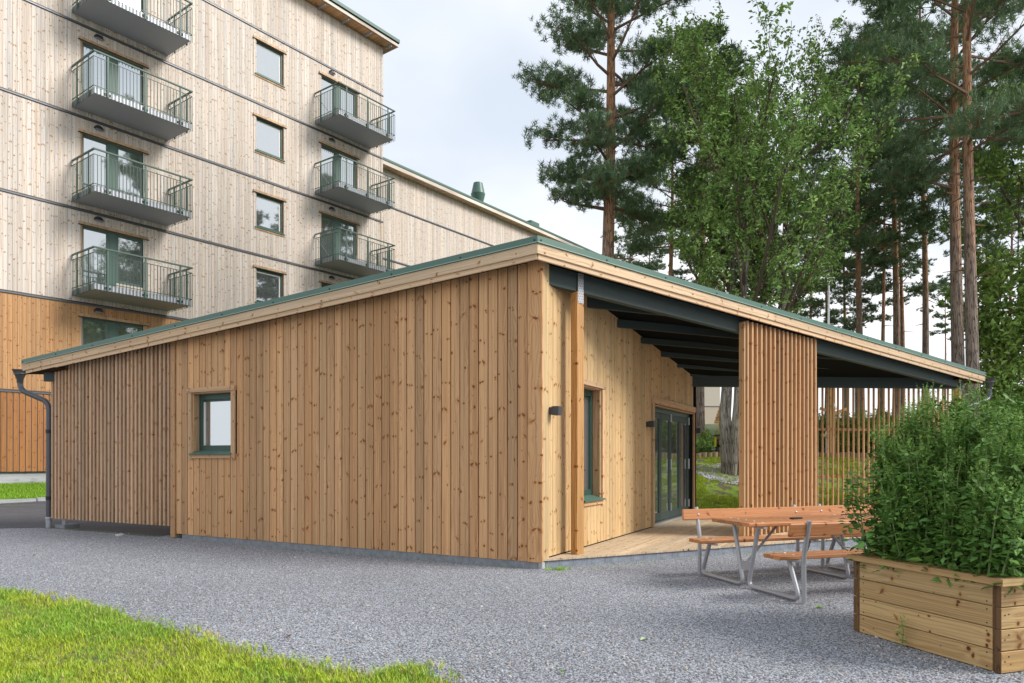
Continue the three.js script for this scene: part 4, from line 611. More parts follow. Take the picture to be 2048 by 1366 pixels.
const GRASS = leafMat(0.35, 0.455, 0.03, 0, 0.75), GRASS_DRY = leafMat(0.50, 0.43, 0.19, 0, 0.85), GRASS_LUSH = leafMat(0.24, 0.44, 0.03, 0, 0.75), GRASS_DEEP = leafMat(0.24, 0.40, 0.035, 0, 0.75);
const onGround = (px, py, y = 0.0) => { const d = F * (EYE - y) / (py - HY); return [(px - CX) / F * d, d]; };
const edgePx = [[-500, 1120], [-200, 1165], [0, 1188], [60, 1196], [120, 1205], [190, 1222], [260, 1238], [330, 1254], [400, 1276], [450, 1296], [520, 1312], [600, 1326], [680, 1342], [760, 1352], [800, 1344], [850, 1342], [895, 1358], [930, 1390], [980, 1440]];
const edgeGround = edgePx.map(([x, y]) => onGround(x, y)), vergePoly = [...edgeGround, [0.2, 2.4], [-7.5, 2.4]];
const inside = (p, poly) => { let c = false; for (let i = 0, j = poly.length - 1; i < poly.length; j = i++) if ((poly[i][1] > p[1]) !== (poly[j][1] > p[1]) && p[0] < (poly[j][0] - poly[i][0]) * (p[1] - poly[i][1]) / (poly[j][1] - poly[i][1]) + poly[i][0]) c = !c; return c; };
const edgeDist = (p) => { let m = 9; for (let i = 0; i + 1 < edgeGround.length; i++) { const [a, b] = [edgeGround[i], edgeGround[i + 1]], dx = b[0] - a[0], dd = b[1] - a[1], t = clamp(((p[0] - a[0]) * dx + (p[1] - a[1]) * dd) / (dx * dx + dd * dd), 0, 1); m = Math.min(m, Math.hypot(p[0] - a[0] - t * dx, p[1] - a[1] - t * dd)); } return m; };
{
  const g = sheet(steps(-9, 1, 100), steps(1.5, 9, 80), (x, d) => [x, d], 0, 1.2), keep = [], ix = g.index.array, gp = g.attributes.position; for (let i = 0; i < ix.length; i += 3) { const cx = (gp.getX(ix[i]) + gp.getX(ix[i + 1]) + gp.getX(ix[i + 2])) / 3, cd = -(gp.getZ(ix[i]) + gp.getZ(ix[i + 1]) + gp.getZ(ix[i + 2])) / 3; if (inside([cx, cd], vergePoly)) keep.push(ix[i], ix[i + 1], ix[i + 2]); } g.setIndex(keep); for (let i = 0; i < gp.count; i++) { const e = [gp.getX(i), -gp.getZ(i)], k = edgeDist(e); gp.setY(i, gp.getY(i) + (inside(e, vergePoly) ? 0.006 + 0.02 * smooth(0, 0.4, k) : -0.01)); } g.computeVertexNormals();
  structure(mesh('verge_soil', g, SOIL));
  const list = [], lush = [], dry = [];
  for (let i = 0; i < 130000; i++) { const x = rr(-8, 0.2), d = rr(3.2, 8.6); if (Math.abs(x) > d * 0.74 + 0.2) continue; const ins = inside([x, d], vergePoly), e = edgeDist([x, d]); if (!ins && (e > 0.10 || rnd() < 0.93)) continue; const n = fbm(x * 1.6 + 30, d * 1.6 + 30, 4096, 91, 4), bare = smooth(0.30, 0.20, n) ;  if (ins && rnd() > clamp(e / (0.04 + 0.32 * smooth(0.35, 0.65, fbm(x * 3 + 11, d * 3 + 4, 4096, 99, 3))), 0.12, 1)) continue; (rnd() < 0.04 + 0.12 * smooth(0.3, 0.0, e) ? dry : fbm(x * 1.4, d * 1.4, 4096, 95, 3) + rr(-0.12, 0.12) > 0.54 ? lush : list).push([x, G(x, d) + 0.012, -d, rr(0.5, 1.1) * mix(0.8, 1.2, smooth(0.3, 0.7, n)), rnd() * 6.283, rr(-0.2, 0.2), rr(-0.2, 0.2)]); }
  const v = thing('verge_grass', 'bright yellow-green grass verge in the corner beside the gravel', 'grass', W(0, 0, 0)); v.userData.kind = 'stuff';
  instanced('grass', blade, GRASS, list, v, 0.35); instanced('lush_grass', blade, GRASS_DEEP, lush, v, 0.4); instanced('dry_grass', blade, GRASS_DRY, dry, v, 0.35);
  const herb = []; for (let i = 0; i < 900; i++) { const x = rr(-6, 0.2), d = rr(4, 8.4); if (!inside([x, d], vergePoly) || fbm(x * 1.1 + 60, d * 1.1 + 60, 4096, 93, 3) < 0.5) continue; herb.push([x, G(x, d) + rr(0.015, 0.045), -d, rr(0.14, 0.34), rnd() * 6.283, rr(-0.3, 0.3), rr(-0.3, 0.3)]); }
  instanced('herbs', SPRIG, GRASS_LUSH, herb, v, 0.3);
  const bank = [], strip = [];
  for (let i = 0; i < 60000; i++) { const x = rr(3, 13), e = 0.45 + 4.8 * rnd(), d = backLine(x) + e, u = x / 2.5, w = d / 2.5, n = fbm(x * 1.3 + 7, d * 1.3 + 7, 4096, 97, 4); if (n < 0.5 && e > 1.0 || rnd() < 0.2) continue; bank.push([x, G(x, d), -d, rr(0.9, 1.5), rnd() * 6.283, 0, 0]); }
  const bg = thing('bank_grass', 'patchy green grass growing on the bank behind the pavilion', 'grass', W(0, 0, 0)); bg.userData.kind = 'stuff'; instanced('grass', blade, GRASS, bank, bg, 0.35);
  for (let i = 0; i < 30000; i++) { const x = rr(-17, -5), k = kerbLine(x), f = faceLine(x); if (f < k) continue; const d = mix(k + 0.08, f, rnd()); strip.push([x, G(x, d) + 0.01, -d, rr(1.0, 1.9), rnd() * 6.283, 0, 0]); }
  const sg = thing('strip_grass', 'lush green grass strip along the foot of the apartment block', 'grass', W(0, 0, 0)); sg.userData.kind = 'stuff'; instanced('grass', blade, GRASS_LUSH, strip, sg, 0.3);
  // sparse sprouts where the gravel meets the walls
  const sp = []; for (let i = 0; i < 420; i++) { const t = rnd(); let x, d; if (t < 0.45) { const q = -rr(0.2, 10); const p = LW.point(q, 0, rr(0.0, 0.35) * rnd() + 0.03); x = p.x; d = -p.z; } else { const q = rr(0, 8), o = rnd() * rnd() * 0.6; x = 0.45 + q * 0.892 + o * 0.45; d = 9.1 + q * 0.451 - o * 0.89; } sp.push([x, G(x, d), -d, rr(0.2, 0.5), rnd() * 6.283, 0, 0]); }
  for (let i = 0; i < 34; i++) { const a = rnd() * 6.283, q = rnd() * 0.16; sp.push([0.56 + Math.cos(a) * q * 1.3, 0, -9.0 + Math.sin(a) * q * 0.45, rr(0.4, 1.1), rnd() * 6.283, 0, 0]); }
  const ss = thing('edge_sprouts', 'tiny green sprouts in the gravel along the foot of the pavilion', 'weeds', W(0, 0, 0)); ss.userData.kind = 'stuff'; instanced('weeds', blade, GRASS_LUSH, sp, ss, 0.3);
}

/* ---------- picnic tables ---------- */
seed(201);
function picnicTable() {       // local: x along the table, z across it towards the camera, origin under the left frame
  const g = new THREE.Group(), L = 1.8, x0 = -0.2, T = (name, geo, mat, parent = g) => mesh(name, geo, mat, parent);
  const lay = (w, t, x, y, z, tilt = 0, len = L) => { const b = timber(prof8(w, t, 0.008), 0, len); b.rotateZ(-Math.PI / 2); b.rotateX(-Math.PI / 2); if (tilt) b.rotateX(tilt); b.translate(x, y, z); return b; };
  const bolts = (p, list) => list.forEach(([x, y, z, ax]) => { const s = new THREE.SphereGeometry(0.012, 10, 6, 0, 6.283, 0, 1.5708); s.scale(1, 0.5, 1); if (ax) s.rotateX(ax); s.translate(x, y, z); T('bolt', s, STEEL.bright, p); });
  for (let i = 0; i < 5; i++) { const z = -0.28 + i * 0.14, b = T('tabletop_board', lay(0.132, 0.04, x0, 0.705, z), pick(WOOD.bench)); bolts(b, [[0.0, 0.726, z], [1.4, 0.726, z]]); }
  for (const s of [-1, 1]) {
    for (const z of [0.635, 0.765]) { const b = T('seat_board', lay(0.122, 0.04, x0, 0.43, s * z), pick(WOOD.bench)); bolts(b, [[0.0, 0.451, s * z], [1.4, 0.451, s * z]]); }
    const bz = s * 0.965; const b = T('backrest', lay(0.128, 0.036, x0, 0.715, bz, s * (Math.PI / 2 + 0.16) , L), pick(WOOD.bench)); bolts(b, [[0.0, 0.715, bz - s * 0.022, -s * 1.5], [1.4, 0.715, bz - s * 0.022, -s * 1.5]]);
  }
  for (const x of [0, 1.4]) {
    const parts = [];
    for (const s of [-1, 1]) {
      const v = (y, z) => new V3(x, y, s * z);
      T('frame_tube', bentTube([v(0.68, 0.22), v(0.026, 0.045), v(0.026, 0.86), v(0.40, 0.70)], 0.023, 0.09, 10), STEEL.galv);
      T('back_tube', bentTube([v(0.0, 0.925), v(0.44, 0.915), v(0.80, 0.995)], 0.023, 0.1, 10), STEEL.galv);
      parts.push(cspan(x - 0.02, x + 0.02, 0.385, 0.408, Math.min(s * 0.56, s * 0.93), Math.max(s * 0.56, s * 0.93), 0.003));
      T('foot_plate', cspan(x - 0.035, x + 0.035, -0.005, 0.006, s * 0.925 - 0.04, s * 0.925 + 0.04, 0.003), STEEL.galv);
    }
    T('bearer', merge([...parts, cspan(x - 0.022, x + 0.022, 0.66, 0.684, -0.34, 0.34, 0.003)]), STEEL.galv);
    const dir = x ? -1 : 1; T('brace', merge([tube([new V3(x, 0.26, 0), new V3(x + dir * 0.42, 0.68, 0)], 0.014, 8, 3), cspan(x - 0.012, x + 0.012, 0.2, 0.28, -0.07, 0.07, 0.003)]), STEEL.galv);
  }
  return g;
}
const t1 = picnicTable(), TU = [0.956, 0.294];
t1.name = numbered('picnic_table'); t1.userData = { label: 'brown wooden picnic table with galvanised tube frame and backrests, nearer one of the two', category: 'picnic table', group: 'picnic tables' }; t1.position.copy(W(2.52, 0.0, 7.79)); t1.rotation.y = Math.atan2(TU[1], TU[0]); scene.add(t1);
const t2 = copy(t1, t1.rotation.y); t2.name = numbered('picnic_table'); t2.userData = { label: 'picnic table half hidden behind the planter shrub, end to end with the nearer one', category: 'picnic table', group: 'picnic tables' }; t2.position.copy(W(2.52 + TU[0] * 1.83 - 0.02, 0.0, 7.79 + TU[1] * 1.83 + 0.05)); scene.add(t2);
const onTable = (t, c, y = 0.727) => W(2.52 + TU[0] * t - TU[1] * c, y, 7.79 + TU[1] * t + TU[0] * c);
{ const p = onTable(0.62, -0.03); const g = tag(mesh('flat_case', cbox(0.15, 0.014, 0.06, 0.005, 0, 0.007, 0), PAINT.black), 'small flat dark case lying on the nearer picnic table', 'case'); g.position.copy(p); g.rotation.y = 0.5; }
{ const g = tag(mesh('twig', sweep([new V3(-0.2, 0.012, 0), new V3(-0.02, 0.03, 0.02), new V3(0.1, 0.015, 0.0), new V3(0.24, 0.012, 0.03)], [0.006, 0.007, 0.006, 0.004], 6), TWIG), 'thin dark twig lying on the picnic table by the shrub', 'twig'); g.position.copy(onTable(1.55, 0.05)); g.rotation.y = -0.25; }

/* ---------- planter with tall weeds ---------- */
seed(211);
const PN = [3.155, 4.66], PV = [-0.3198, 0.9475], PU = [0.9475, 0.3198];     // near corner; along the left face; along the right face
const planter = thing('planter_box', 'square planter box of pale treated boards with a flat timber rim', 'planter', W(PN[0], 0, PN[1]));
{
  const S = 1.24, P = (u, v, y) => new V3(PU[0] * u + PV[0] * v, y, -(PU[1] * u + PV[1] * v)), nl = P(-1, 0, 0), nf = P(0, -1, 0), bh = 0.1425;
  for (let i = 0; i < 4; i++) {
    const y = 0.003 + bh * (i + 0.5), t = 0.032;
    const bd = (a, b, face) => { const m = mesh('board', beam(a, b, bh - 0.005, t, face, 0.004), pick(WOOD.planter), planter); return m; };
    const nail = (p, face, m) => { const s = new THREE.CylinderGeometry(0.0045, 0.0045, 0.004, 8); s.rotateX(Math.PI / 2); s.lookAt(face); s.translate(p.x, p.y, p.z); mesh('nail', s, PAINT.black, m); };
    const a = bd(P(0.016, 0.062, y), P(0.016, S - 0.062, y), nl), b = bd(P(0.0, 0.016, y), P(S, 0.016, y), nf); bd(P(S - 0.016, 0.062, y), P(S - 0.016, S - 0.062, y), P(1, 0, 0)); bd(P(0.0, S - 0.016, y), P(S, S - 0.016, y), P(0, 1, 0));
    for (const [v0, q] of [[0, b], [S - 0.0325, b]]) mesh('board_end', beam(P(-0.002, v0 + 0.016, y - bh / 2 + 0.004), P(-0.002, v0 + 0.016, y + bh / 2 - 0.004), 0.031, 0.005, nl, 0.001), WOOD.planterPost[0], planter); for (const v of [0.1, S - 0.1]) for (const dy of [-0.045, 0.045]) nail(P(-0.0012, v, y + dy), nl, a);
    for (const u of [0.03, 0.065]) nail(P(u, -0.0012, y + rr(-0.04, 0.04)), nf, b);
  }
  for (const [u, v] of [[0.020, 0.0465], [0.020, S - 0.0465], [S - 0.02, 0.0465], [S - 0.02, S - 0.0465]]) for (let i = 0; i < 2; i++) { const g = timber(prof8(0.0285, 0.036, 0.002), i * 0.286, i * 0.286 + 0.284); g.rotateY(Math.atan2(-PU[1], PU[0]) * -1); g.translate(...P(u, v, 0.0).toArray()); mesh('corner_post', g, WOOD.planterPost[0], planter); }
  const rim = (a, b, c, d) => { const y0 = 0.575, y1 = 0.618, q = [a, b, c, d], T = q.map(([u, v]) => P(u, v, y1)), B = q.map(([u, v]) => P(u, v, y0)), col = Math.floor(rnd() * COLS), L = T[0].distanceTo(T[1]); const pos = [], uv = []; const quad = (p, us) => { for (const k of [0, 1, 2, 0, 2, 3]) { pos.push(p[k].x, p[k].y, p[k].z); uv.push((col + us[k][0]) / COLS, us[k][1] / SHEET); } }; quad(T, [[0.05, 0], [0.05, L], [0.95, L - 0.14], [0.95, 0.14]]); quad([B[3], B[2], B[1], B[0]], [[0.95, 0.14], [0.95, L - 0.14], [0.05, L], [0.05, 0]]); quad([B[0], B[1], T[1], T[0]], [[0.05, 0], [0.05, L], [0.4, L], [0.4, 0]]); quad([B[2], B[3], T[3], T[2]], [[0.6, L], [0.6, 0], [0.9, 0], [0.9, L]]); quad([B[1], B[2], T[2], T[1]], [[0.1, 0], [0.9, 0], [0.9, 0.04], [0.1, 0.04]]); quad([B[3], B[0], T[0], T[3]], [[0.1, 0], [0.9, 0], [0.9, 0.04], [0.1, 0.04]]); mesh('rim_board', tri(pos, uv), pick(WOOD.planter), planter); };
  const o = -0.035, i_ = 0.105, E = S + 0.035, I = S - 0.105, e = 0.001; rim([o, o + e], [o, E - e], [i_, I - e], [i_, i_ + e]); rim([E, o], [o, o], [i_, i_], [I, i_]); rim([E, E - e], [E, o + e], [I, i_ + e], [I, I - e]); rim([o, E], [E, E], [I, I], [i_, I]);
  const so = [[0.04, 0.04], [S - 0.04, 0.04], [S - 0.04, S - 0.04], [0.04, S - 0.04]].map(([u, v]) => P(u, v, 0.54)); mesh('soil', tri([so[0], so[1], so[2], so[0], so[2], so[3]].flatMap((p) => p.toArray()), [0, 0, 1, 0, 1, 1, 0, 0, 1, 1, 0, 1]), SOIL, planter);

  // the weeds: many upright stems, broad leaves below, feathery seed heads above, bent a little by the wind
  const c0 = P(S / 2, S / 2, 0.54), base = W(PN[0], 0, PN[1]).add(c0), weeds = thing('planter_shrub', 'dense tall green weeds with feathery tips filling the planter box', 'shrub', base);
  const stems = [], leaves = [], tops = [];
  const leafG = (() => { const pos = []; for (let i = 0; i < 3; i++) { const l = rr(0.05, 0.075), w = l * rr(0.5, 0.68), s = [0, 0, 0, w * 0.5, w * 0.12, l * 0.38, w * 0.3, w * 0.06, l * 0.72, 0, -0.004, l, -w * 0.3, w * 0.06, l * 0.72, -w * 0.5, w * 0.12, l * 0.38], v = (k) => [s[k * 3], s[k * 3 + 1], s[k * 3 + 2] + 0.012]; const mid = [0, 0, l * 0.5 + 0.012]; const g = tri([[0, 1], [1, 2], [2, 3], [3, 4], [4, 5], [5, 0]].flatMap(([a, b]) => [...mid, ...v(b), ...v(a)])); g.rotateX(rr(-0.5, 0.4)); g.rotateY(i * 2.1 + rr(-0.4, 0.4)); g.translate(0, rr(-0.03, 0.03), 0); pos.push(...g.attributes.position.array); } return tri(pos); })();
  const topG = (() => { const pos = []; for (let i = 0; i < 26; i++) { const y = rr(0, 0.16), a = rnd() * 6.283, r = 0.026 * (1 - y / 0.22), l = rr(0.008, 0.018), w = l * 0.55, g = tri(leafShape(l, w, 0.4)); g.rotateX(rr(-1.2, 0.2)); g.rotateY(a); g.translate(Math.cos(a) * r * rnd(), y, Math.sin(a) * r * rnd()); pos.push(...g.attributes.position.array); } return tri(pos); })();
  const wind = P(0.75, 0.3, 0).normalize();
  const H = (u, v) => 0.78 + 1.25 * u + 0.35 * v;      // taller towards the right-hand side
  for (let i = 0; i < 290; i++) {
    const u = rr(0.04, 0.96), v = rr(0.04, 0.96), h = Math.min(1.5, H(u, v)) * rr(0.6, 1.0) * (1 - 0.25 * Math.pow(Math.max(Math.abs(u - 0.5), Math.abs(v - 0.5)) * 2, 3)), out = P((u - 0.5) * 1.0, (v - 0.5) * 1.0, 0), b = P(u * S, v * S, 0.5).sub(c0), lean = P((u - 0.5) * (u < 0.5 ? 0.3 : 1.0), (v - 0.5) * 0.8, 0).multiplyScalar(rr(0.1, 0.75)).addScaledVector(wind, rr(0.0, 0.16));
    const pts = [0, 0.3, 0.6, 0.85, 1].map((k) => b.clone().add(new V3(lean.x * Math.pow(k, 1.4), h * k - 0.25 * lean.lengthSq() * k * k, lean.z * Math.pow(k, 1.4))).add(new V3(rr(-0.02, 0.02) * k, 0, rr(-0.02, 0.02) * k)));
    stems.push(sweep(pts, [0.008, 0.007, 0.005, 0.004, 0.002], 5, null, 1, false));
    const at = (k) => { const f = clamp(k, 0, 0.999) * 4, j = Math.floor(f); return pts[j].clone().lerp(pts[j + 1], f - j); };
    for (let k = 0; k < 46; k++) { const t = rr(0.06, 0.95), p = at(t), a = rnd() * 6.283, s = rr(0.01, 0.13) * (1.15 - 0.7 * t); leaves.push([p.x + Math.cos(a) * s, p.y + rr(-0.03, 0.03), p.z + Math.sin(a) * s, mix(1.25, 0.5, t * t) * rr(0.5, 1.4), rnd() * 6.283, rr(-0.6, 0.6), rr(-0.6, 0.6)]); }
    for (let k = 0; k < 20; k++) { const t = rr(0.45, 0.97), p = at(t), a = rnd() * 6.283, s = rr(0.02, 0.11) * (1.3 - t); tops.push([p.x + Math.cos(a) * s, p.y, p.z + Math.sin(a) * s, rr(0.5, 0.95), rnd() * 6.283, Math.cos(a) * 0.5 + rr(-0.2, 0.2), -Math.sin(a) * 0.5 + rr(-0.2, 0.2)]); }
    const e = at(0.97); tops.push([e.x, e.y - 0.06, e.z, rr(0.8, 1.25), 0, rr(-0.3, 0.3), rr(-0.1, 0.5)]);
  }
  { const b = P(0.36 * S, 0.72 * S, 0.5).sub(c0), pts = [0, 0.35, 0.7, 1].map((k) => b.clone().add(new V3(-0.06 * k, 1.42 * k, 0.02 * k))); stems.push(sweep(pts, [0.009, 0.008, 0.005, 0.002], 5, null, 1, false)); for (let k = 0; k < 46; k++) { const t = rr(0.6, 1), p = pts[2].clone().lerp(pts[3], clamp((t - 0.7) / 0.3, -1, 1)); tops.push([p.x + rr(-0.03, 0.03), p.y - 0.05, p.z + rr(-0.03, 0.03), rr(0.6, 1.0), rnd() * 6.283, rr(-0.5, 0.5), rr(-0.5, 0.5)]); } }
  mesh('stems', merge(stems), std(0.16, 0.24, 0.08, 0.8), weeds, { kind: 'stuff' });
  instanced('leaves', leafG, WEED, leaves, weeds, 0.3); instanced('seed_heads', topG, WEED_TOP, tops, weeds, 0.25);
  const weed = (label, u, v, h, n) => { const w = thing('weed', label, 'weed', W(PN[0], 0, PN[1]).add(P(u, v, 0)).setY(G(3, 5))), list = []; mesh('stem', sweep([new V3(0, -0.02, 0), new V3(0.01, h * 0.5, 0.01), new V3(-0.02, h, 0.02)], [0.004, 0.003, 0.0015], 5), std(0.16, 0.24, 0.08, 0.8), w); for (let k = 0; k < n; k++) { const t = 0.15 + 0.85 * k / n; list.push([rr(-0.02, 0.02), h * t, rr(-0.02, 0.02), mix(0.75, 0.35, t) * rr(0.8, 1.1), rnd() * 6.283, rr(-0.4, 0.4), rr(-0.4, 0.4)]); } instanced('leaves', leafG, WEED_TOP, list, w, 0.2); };
  weed('thin weed growing against the shaded side of the planter', -0.06, 0.72, 0.24, 16); weed('small weed at the foot of the planter by the picture edge', 0.34, -0.09, 0.13, 10);
}

/* ---------- bank behind: edging, play things, lamp, far houses ---------- */
seed(221);
{
  const e = 5.28; const lg = [0, 1, 2].map((k) => { const g = new THREE.CylinderGeometry(0.082, 0.085, 0.5, 12); g.translate(0, 0, 0); return g; });
  for (let x = 4.2; x < 11.6; x += 0.172) { const d = backLine(x) + e, px = CX + F * x / d; if (!((px > 1388 && px < 1470) || (px > 1480 && px < 1780))) continue; const l = tag(mesh('edging_log', pick(lg), pick(WOOD.log)), 'short upright round log in the edging along the top of the bank', 'log', 'edging logs'); l.position.copy(W(x, G(x, d) - 0.09 + rr(-0.02, 0.02), d)); l.rotation.y = rnd() * 6; }
}
{ // pebble ring round the leafy tree
  const d = 20, x = (1462 - CX) / F * d, list = [], geo = new THREE.IcosahedronGeometry(0.035, 0); geo.scale(1, 0.6, 1);
  for (let i = 0; i < 2600; i++) { const a = rnd() * 6.283, r = rr(0.25, 0.98), px = x + Math.cos(a) * r, pd = d + Math.sin(a) * r; list.push([px, G(px, pd) + 0.015, -pd, rr(0.6, 1.4), rnd() * 6.283, rr(-0.5, 0.5), rr(-0.5, 0.5)]); }
  const p = thing('pebble_ring', 'ring of pale grey pebbles round the foot of the leafy tree', 'pebbles', W(0, 0, 0)); p.userData.kind = 'stuff'; instanced('pebbles', geo, std(0.34, 0.34, 0.36, 0.9), list, p, 0.4);
}
{ const d = 23.6, x = (1655 - CX) / F * d, l = thing('lamp_pole', 'slender galvanised lamp pole seen through the rear screen', 'lamp pole', W(x, G(x, d), d)); mesh('shaft', sweep([new V3(0, 0.7, 0), new V3(0.01, 2, 0), new V3(0.05, 6.0, 0)], [0.045, 0.04, 0.03], 12), STEEL.bright, l); mesh('base', sweep([new V3(0, -0.1, 0), new V3(0, 0.7, 0), new V3(0, 0.78, 0)], [0.07, 0.07, 0.045], 12), STEEL.bright, l); mesh('luminaire', cbox(0.5, 0.08, 0.16, 0.02, -0.1, 6.02, 0), PAINT.lamp, l); }
{ const d = 22.6, x = (1664 - CX) / F * d, c = thing('climbing_post', 'wooden climbing post with angled side boards and round fittings', 'play post', W(x, G(x, d), d)); for (const [w, o] of [[0.05, -0.065], [0.06, -0.008], [0.05, 0.052]]) { const g = timber(prof8(w, 0.14), -0.1, 3.2); g.translate(o, 0, 0); mesh('post_board', g, pick(WOOD.play), c); } for (const [y, s, L] of [[1.35, 1, 0.5], [0.6, -1, 0.35], [1.4, -1, 0.4], [2.25, 1, 0.5], [2.2, -1, 0.3]]) { const g = timber(prof8(0.09, 0.04), 0.08, L); g.rotateZ(-s * 1.25); g.translate(0, y, 0); mesh('side_board', g, pick(WOOD.play), c); } for (const y of [1.62, 2.3]) { const g = new THREE.CylinderGeometry(0.05, 0.05, 0.04, 14); g.rotateX(Math.PI / 2); g.scale(0.7, 1.4, 1); g.translate(0, y, 0.09); mesh('fitting', g, STEEL.bright, c); } }
{ // playhouse
  const d = 25, x = (1445 - CX) / F * d, p = thing('playhouse', 'narrow wooden playhouse with a steep shingled roof beside the grey stems', 'playhouse', W(x, G(x, d) - 0.1, d));
  for (let i = 0; i < 5; i++) { const g = timber(prof8(0.085, 0.03), 0.55 - (i === 4 || i === 0 ? 0.55 : 0), 1.62); g.translate(-0.14 + i * 0.09, 0, 0); mesh('plank', g, pick(WOOD.play), p); }
  for (const z of [-0.5, -1.0]) { const g = timber(prof8(0.09, 0.09), 0, 1.6); g.translate(0.26, 0, z); mesh('post', g, pick(WOOD.play), p); }
  for (let r = 0; r < 6; r++) { const y = 1.55 + r * 0.16, w = 0.36 - r * 0.055; mesh('shingle_row', beam(new V3(-w - 0.05, y, 0.08 - r * 0.012), new V3(w + 0.05, y, 0.08 - r * 0.012), 0.17, 0.03, new V3(0, 0.15, 1)), pick(WOOD.play), p); }
  p.scale.setScalar(0.71); const ring = new THREE.TorusGeometry(0.09, 0.03, 8, 20); ring.scale(0.6, 1.3, 1); ring.translate(-0.05, 1.0, 0.03); mesh('green_sign', ring, std(0.06, 0.35, 0.06, 0.5), p);
}
{ // spring rider
  const d = 22.9, x = (1435 - CX) / F * d, s = thing('spring_rider', 'black and yellow playground rider behind the log edging', 'spring rider', W(x, G(x, d) - 0.06, d));
  const cyl = (r, h, y, z, rx = 0) => { const g = new THREE.CylinderGeometry(r, r, h, 16); g.rotateX(rx); g.translate(0, y, z); return g; };
  mesh('base', merge([cyl(0.075, 0.22, 0.13, 0), cbox(0.1, 0.06, 0.1, 0.01, 0, 0.27, 0)]), PAINT.black, s); mesh('body', merge([(() => { const g = new THREE.SphereGeometry(0.115, 16, 12); g.scale(0.85, 1.15, 1); g.translate(0.03, 0.43, 0); return g; })(), cbox(0.07, 0.24, 0.09, 0.01, -0.03, 0.4, 0)]), PAINT.black, s);
  mesh('strap', merge([cbox(0.012, 0.3, 0.2, 0.004, -0.075, 0.47, 0.02), cbox(0.01, 0.14, 0.236, 0.004, 0.04, 0.44, 0)]), std(0.55, 0.5, 0.03, 0.5), s); mesh('head', cbox(0.08, 0.1, 0.08, 0.01, 0, 0.61, 0), std(0.2, 0.035, 0.02, 0.5), s); mesh('handlebar', merge([cbox(0.16, 0.05, 0.1, 0.01, 0, 0.68, 0), cbox(0.14, 0.02, 0.03, 0.005, -0.13, 0.67, 0)]), PAINT.black, s); mesh('footrest', merge([cbox(0.12, 0.025, 0.05, 0.005, -0.13, 0.24, 0), tube([new V3(-0.12, 0.12, 0.02), new V3(-0.26, 0.02, 0.06)], 0.012, 6, 3)]), STEEL.galv, s);
}
function farBlock(name, label, x, d, y0, w, floors, roofMat, wallMats, bal) {
  const b = thing(name, label, 'apartment block', W(x, y0, d)), h = 2.93;
  for (let f = 0; f < floors; f++) {
    mesh('wall', span(-w / 2, w / 2, f * h + 0.06, f * h + h, -8, 0), wallMats[Math.min(f, wallMats.length - 1)], b); mesh('floor_band', span(-w / 2 - 0.02, w / 2 + 0.02, f * h - 0.02, f * h + 0.055, -8, 0.05), STEEL.band, b);
    for (const s of bal ? [0.62, -5.2] : [-2, 2]) { const wn = mesh('window', span(s - 0.42, s + 0.42, f * h + 0.9, f * h + 2.2, -0.02, 0.04), PAINT.green, b); mesh('pane', span(s - 0.33, s + 0.33, f * h + 1.0, f * h + 2.1, 0.041, 0.05), GLASS, wn); }
    if (bal && f) { const s = mesh('balcony', span(-3.4, -0.5, f * h + 0.05, f * h + 0.2, 0.02, 1.3), STEEL.slab, b), bars = []; for (let i = 0; i <= 14; i++) bars.push(span(-3.4 + i * 0.207, -3.375 + i * 0.207, f * h + 0.1, f * h + 1.25, 1.3, 1.33)); mesh('railing', merge([...bars, span(-3.42, -0.48, f * h + 1.25, f * h + 1.3, 1.28, 1.34)]), PAINT.green, s); mesh('balcony_door', span(-3.1, -1.2, f * h + 0.25, f * h + 2.3, -0.02, 0.03), GLASS, s); }
  }
  mesh('roof', span(-w / 2 - 0.4, w / 2 + 0.4, floors * h + 0.002, floors * h + 0.25, -8.4, 0.5), roofMat, b);
}
farBlock('far_apartment_block', 'distant pale apartment block with balconies seen through the canopy opening', (1416 - CX) / F * 90 - 4.0, 90, 1.9, 11, 4, PAINT.roof, [std(0.45, 0.27, 0.14, 0.9), std(0.66, 0.55, 0.43, 0.9), std(0.68, 0.60, 0.50, 0.9)], true);
{ const d = 70, x = (1702 - CX) / F * d, h = thing('far_house', 'low far house with a red roof seen through the rear screen', 'house', W(x, 2.6, d)); mesh('wall', span(-1.6, 3.4, 0, 1.9, -5, 0), std(0.25, 0.24, 0.22, 0.9), h); const s = new THREE.Shape([new THREE.Vector2(-2.0, 0), new THREE.Vector2(3.8, 0), new THREE.Vector2(3.4, 0.75), new THREE.Vector2(-1.6, 0.75)]), g = new THREE.ExtrudeGeometry(s, { depth: 6, bevelEnabled: false }); g.translate(0, 1.9, -5.5); mesh('roof', g, std(0.36, 0.13, 0.09, 0.8), h); for (const wx of [-0.6, 0.9, 2.4]) { const w = mesh('window', span(wx - 0.35, wx + 0.35, 0.8, 1.6, -0.02, 0.03), PAINT.white, h); mesh('pane', span(wx - 0.28, wx + 0.28, 0.86, 1.54, 0.031, 0.04), GLASS, w); } }

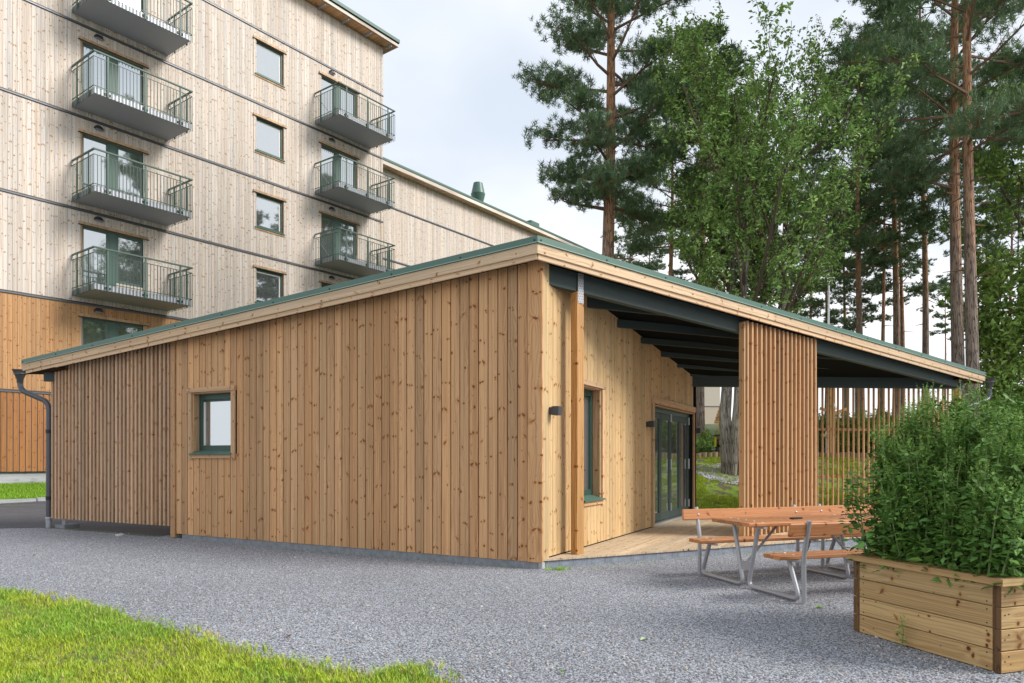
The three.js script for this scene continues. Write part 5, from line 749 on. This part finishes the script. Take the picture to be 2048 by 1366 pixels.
{ // loose bigger stones lying on the gravel
  seed(229); const list = [], geo = new THREE.IcosahedronGeometry(0.0075, 0); geo.scale(1, 0.7, 1);
  for (let i = 0; i < 9000; i++) { const d = 4 + 9 * rnd() * rnd(), x = rr(-0.75, 0.75) * d; if (inside([x, d], vergePoly) || d > 8.9 + Math.max(0, -x) * 0.5) continue; list.push([x, G(x, d) + 0.003, -d, rr(0.5, 1.5) * (rnd() < 0.03 ? 1.6 : 1), rnd() * 6.283, rr(-0.6, 0.6), rr(-0.6, 0.6)]); }
  const p = thing('loose_stones', 'loose grey stones strewn over the gravel yard', 'stones', W(0, 0, 0)); p.userData.kind = 'stuff'; instanced('stones', geo, std(0.34, 0.345, 0.35, 0.95), list, p, 0.5);
}
/* ---------- stray stones and leaves on the gravel ---------- */
seed(231);
const stray = (name, label, cat, px, py, geo, mat, turn) => { const [x, d] = onGround(px, py), o = tag(mesh(name, geo, mat), label, cat); o.position.copy(W(x, G(x, d), d)); o.rotation.y = turn; return o; };
{ const g = new THREE.IcosahedronGeometry(0.07, 1), p = g.attributes.position; for (let i = 0; i < p.count; i++) { const k = 0.8 + 0.4 * hash(Math.round(p.getX(i) * 900), Math.round(p.getY(i) * 900), Math.round(p.getZ(i) * 900)); p.setXYZ(i, p.getX(i) * k * 1.1, p.getY(i) * k * 0.45 + 0.012, p.getZ(i) * k * 0.8); } g.computeVertexNormals(); stray('stone', 'single pale grey stone lying on the gravel before the slatted bay', 'stone', 240, 1079, g, std(0.45, 0.45, 0.44, 0.9), 0.6); }
const leafOn = (s) => { const g = tri(leafShape(0.09 * s, 0.055 * s, 0.35)); g.translate(0, 0.008, 0); return g; };
stray('fallen_leaf', 'green fallen leaf on the gravel in front of the picnic table', 'leaf', 1628, 1217, leafOn(1), GRASS_LUSH, 1.2);
stray('fallen_leaf', 'pale green fallen leaf on open gravel below the deck corner', 'leaf', 1280, 1283, leafOn(1), std(0.42, 0.5, 0.3, 0.8), 2.2);
stray('fallen_leaf', 'small brown fallen leaf on the gravel near the grass verge', 'leaf', 576, 1272, leafOn(0.8), std(0.14, 0.09, 0.05, 0.9), 0.4);
stray('fallen_leaf', 'yellow fallen leaf beside the deck edge', 'leaf', 1258, 1120, leafOn(0.8), std(0.6, 0.4, 0.12, 0.8), 1.9);
stray('weed_sprout', 'lone green sprout in the gravel at the bottom of the picture', 'weed', 1122, 1350, (() => { const g = merge([tri(leafShape(0.05, 0.02, 0.4)), tri(leafShape(0.04, 0.018, 0.4)).rotateY(2.4), tri(leafShape(0.035, 0.016, 0.4)).rotateY(4.2).translate(0, 0.035, 0)]); g.rotateX(-0.5); g.translate(0, 0.02, 0); return merge([g, (() => { const t = tri([-0.002, 0, 0, 0.002, 0, 0, 0, 0.06, 0]); return t; })()]); })(), GRASS_LUSH, 0.3);

scene.traverse((o) => { if (o.isMesh) { o.castShadow = true; o.receiveShadow = true; } });
renderer.render(scene, camera);
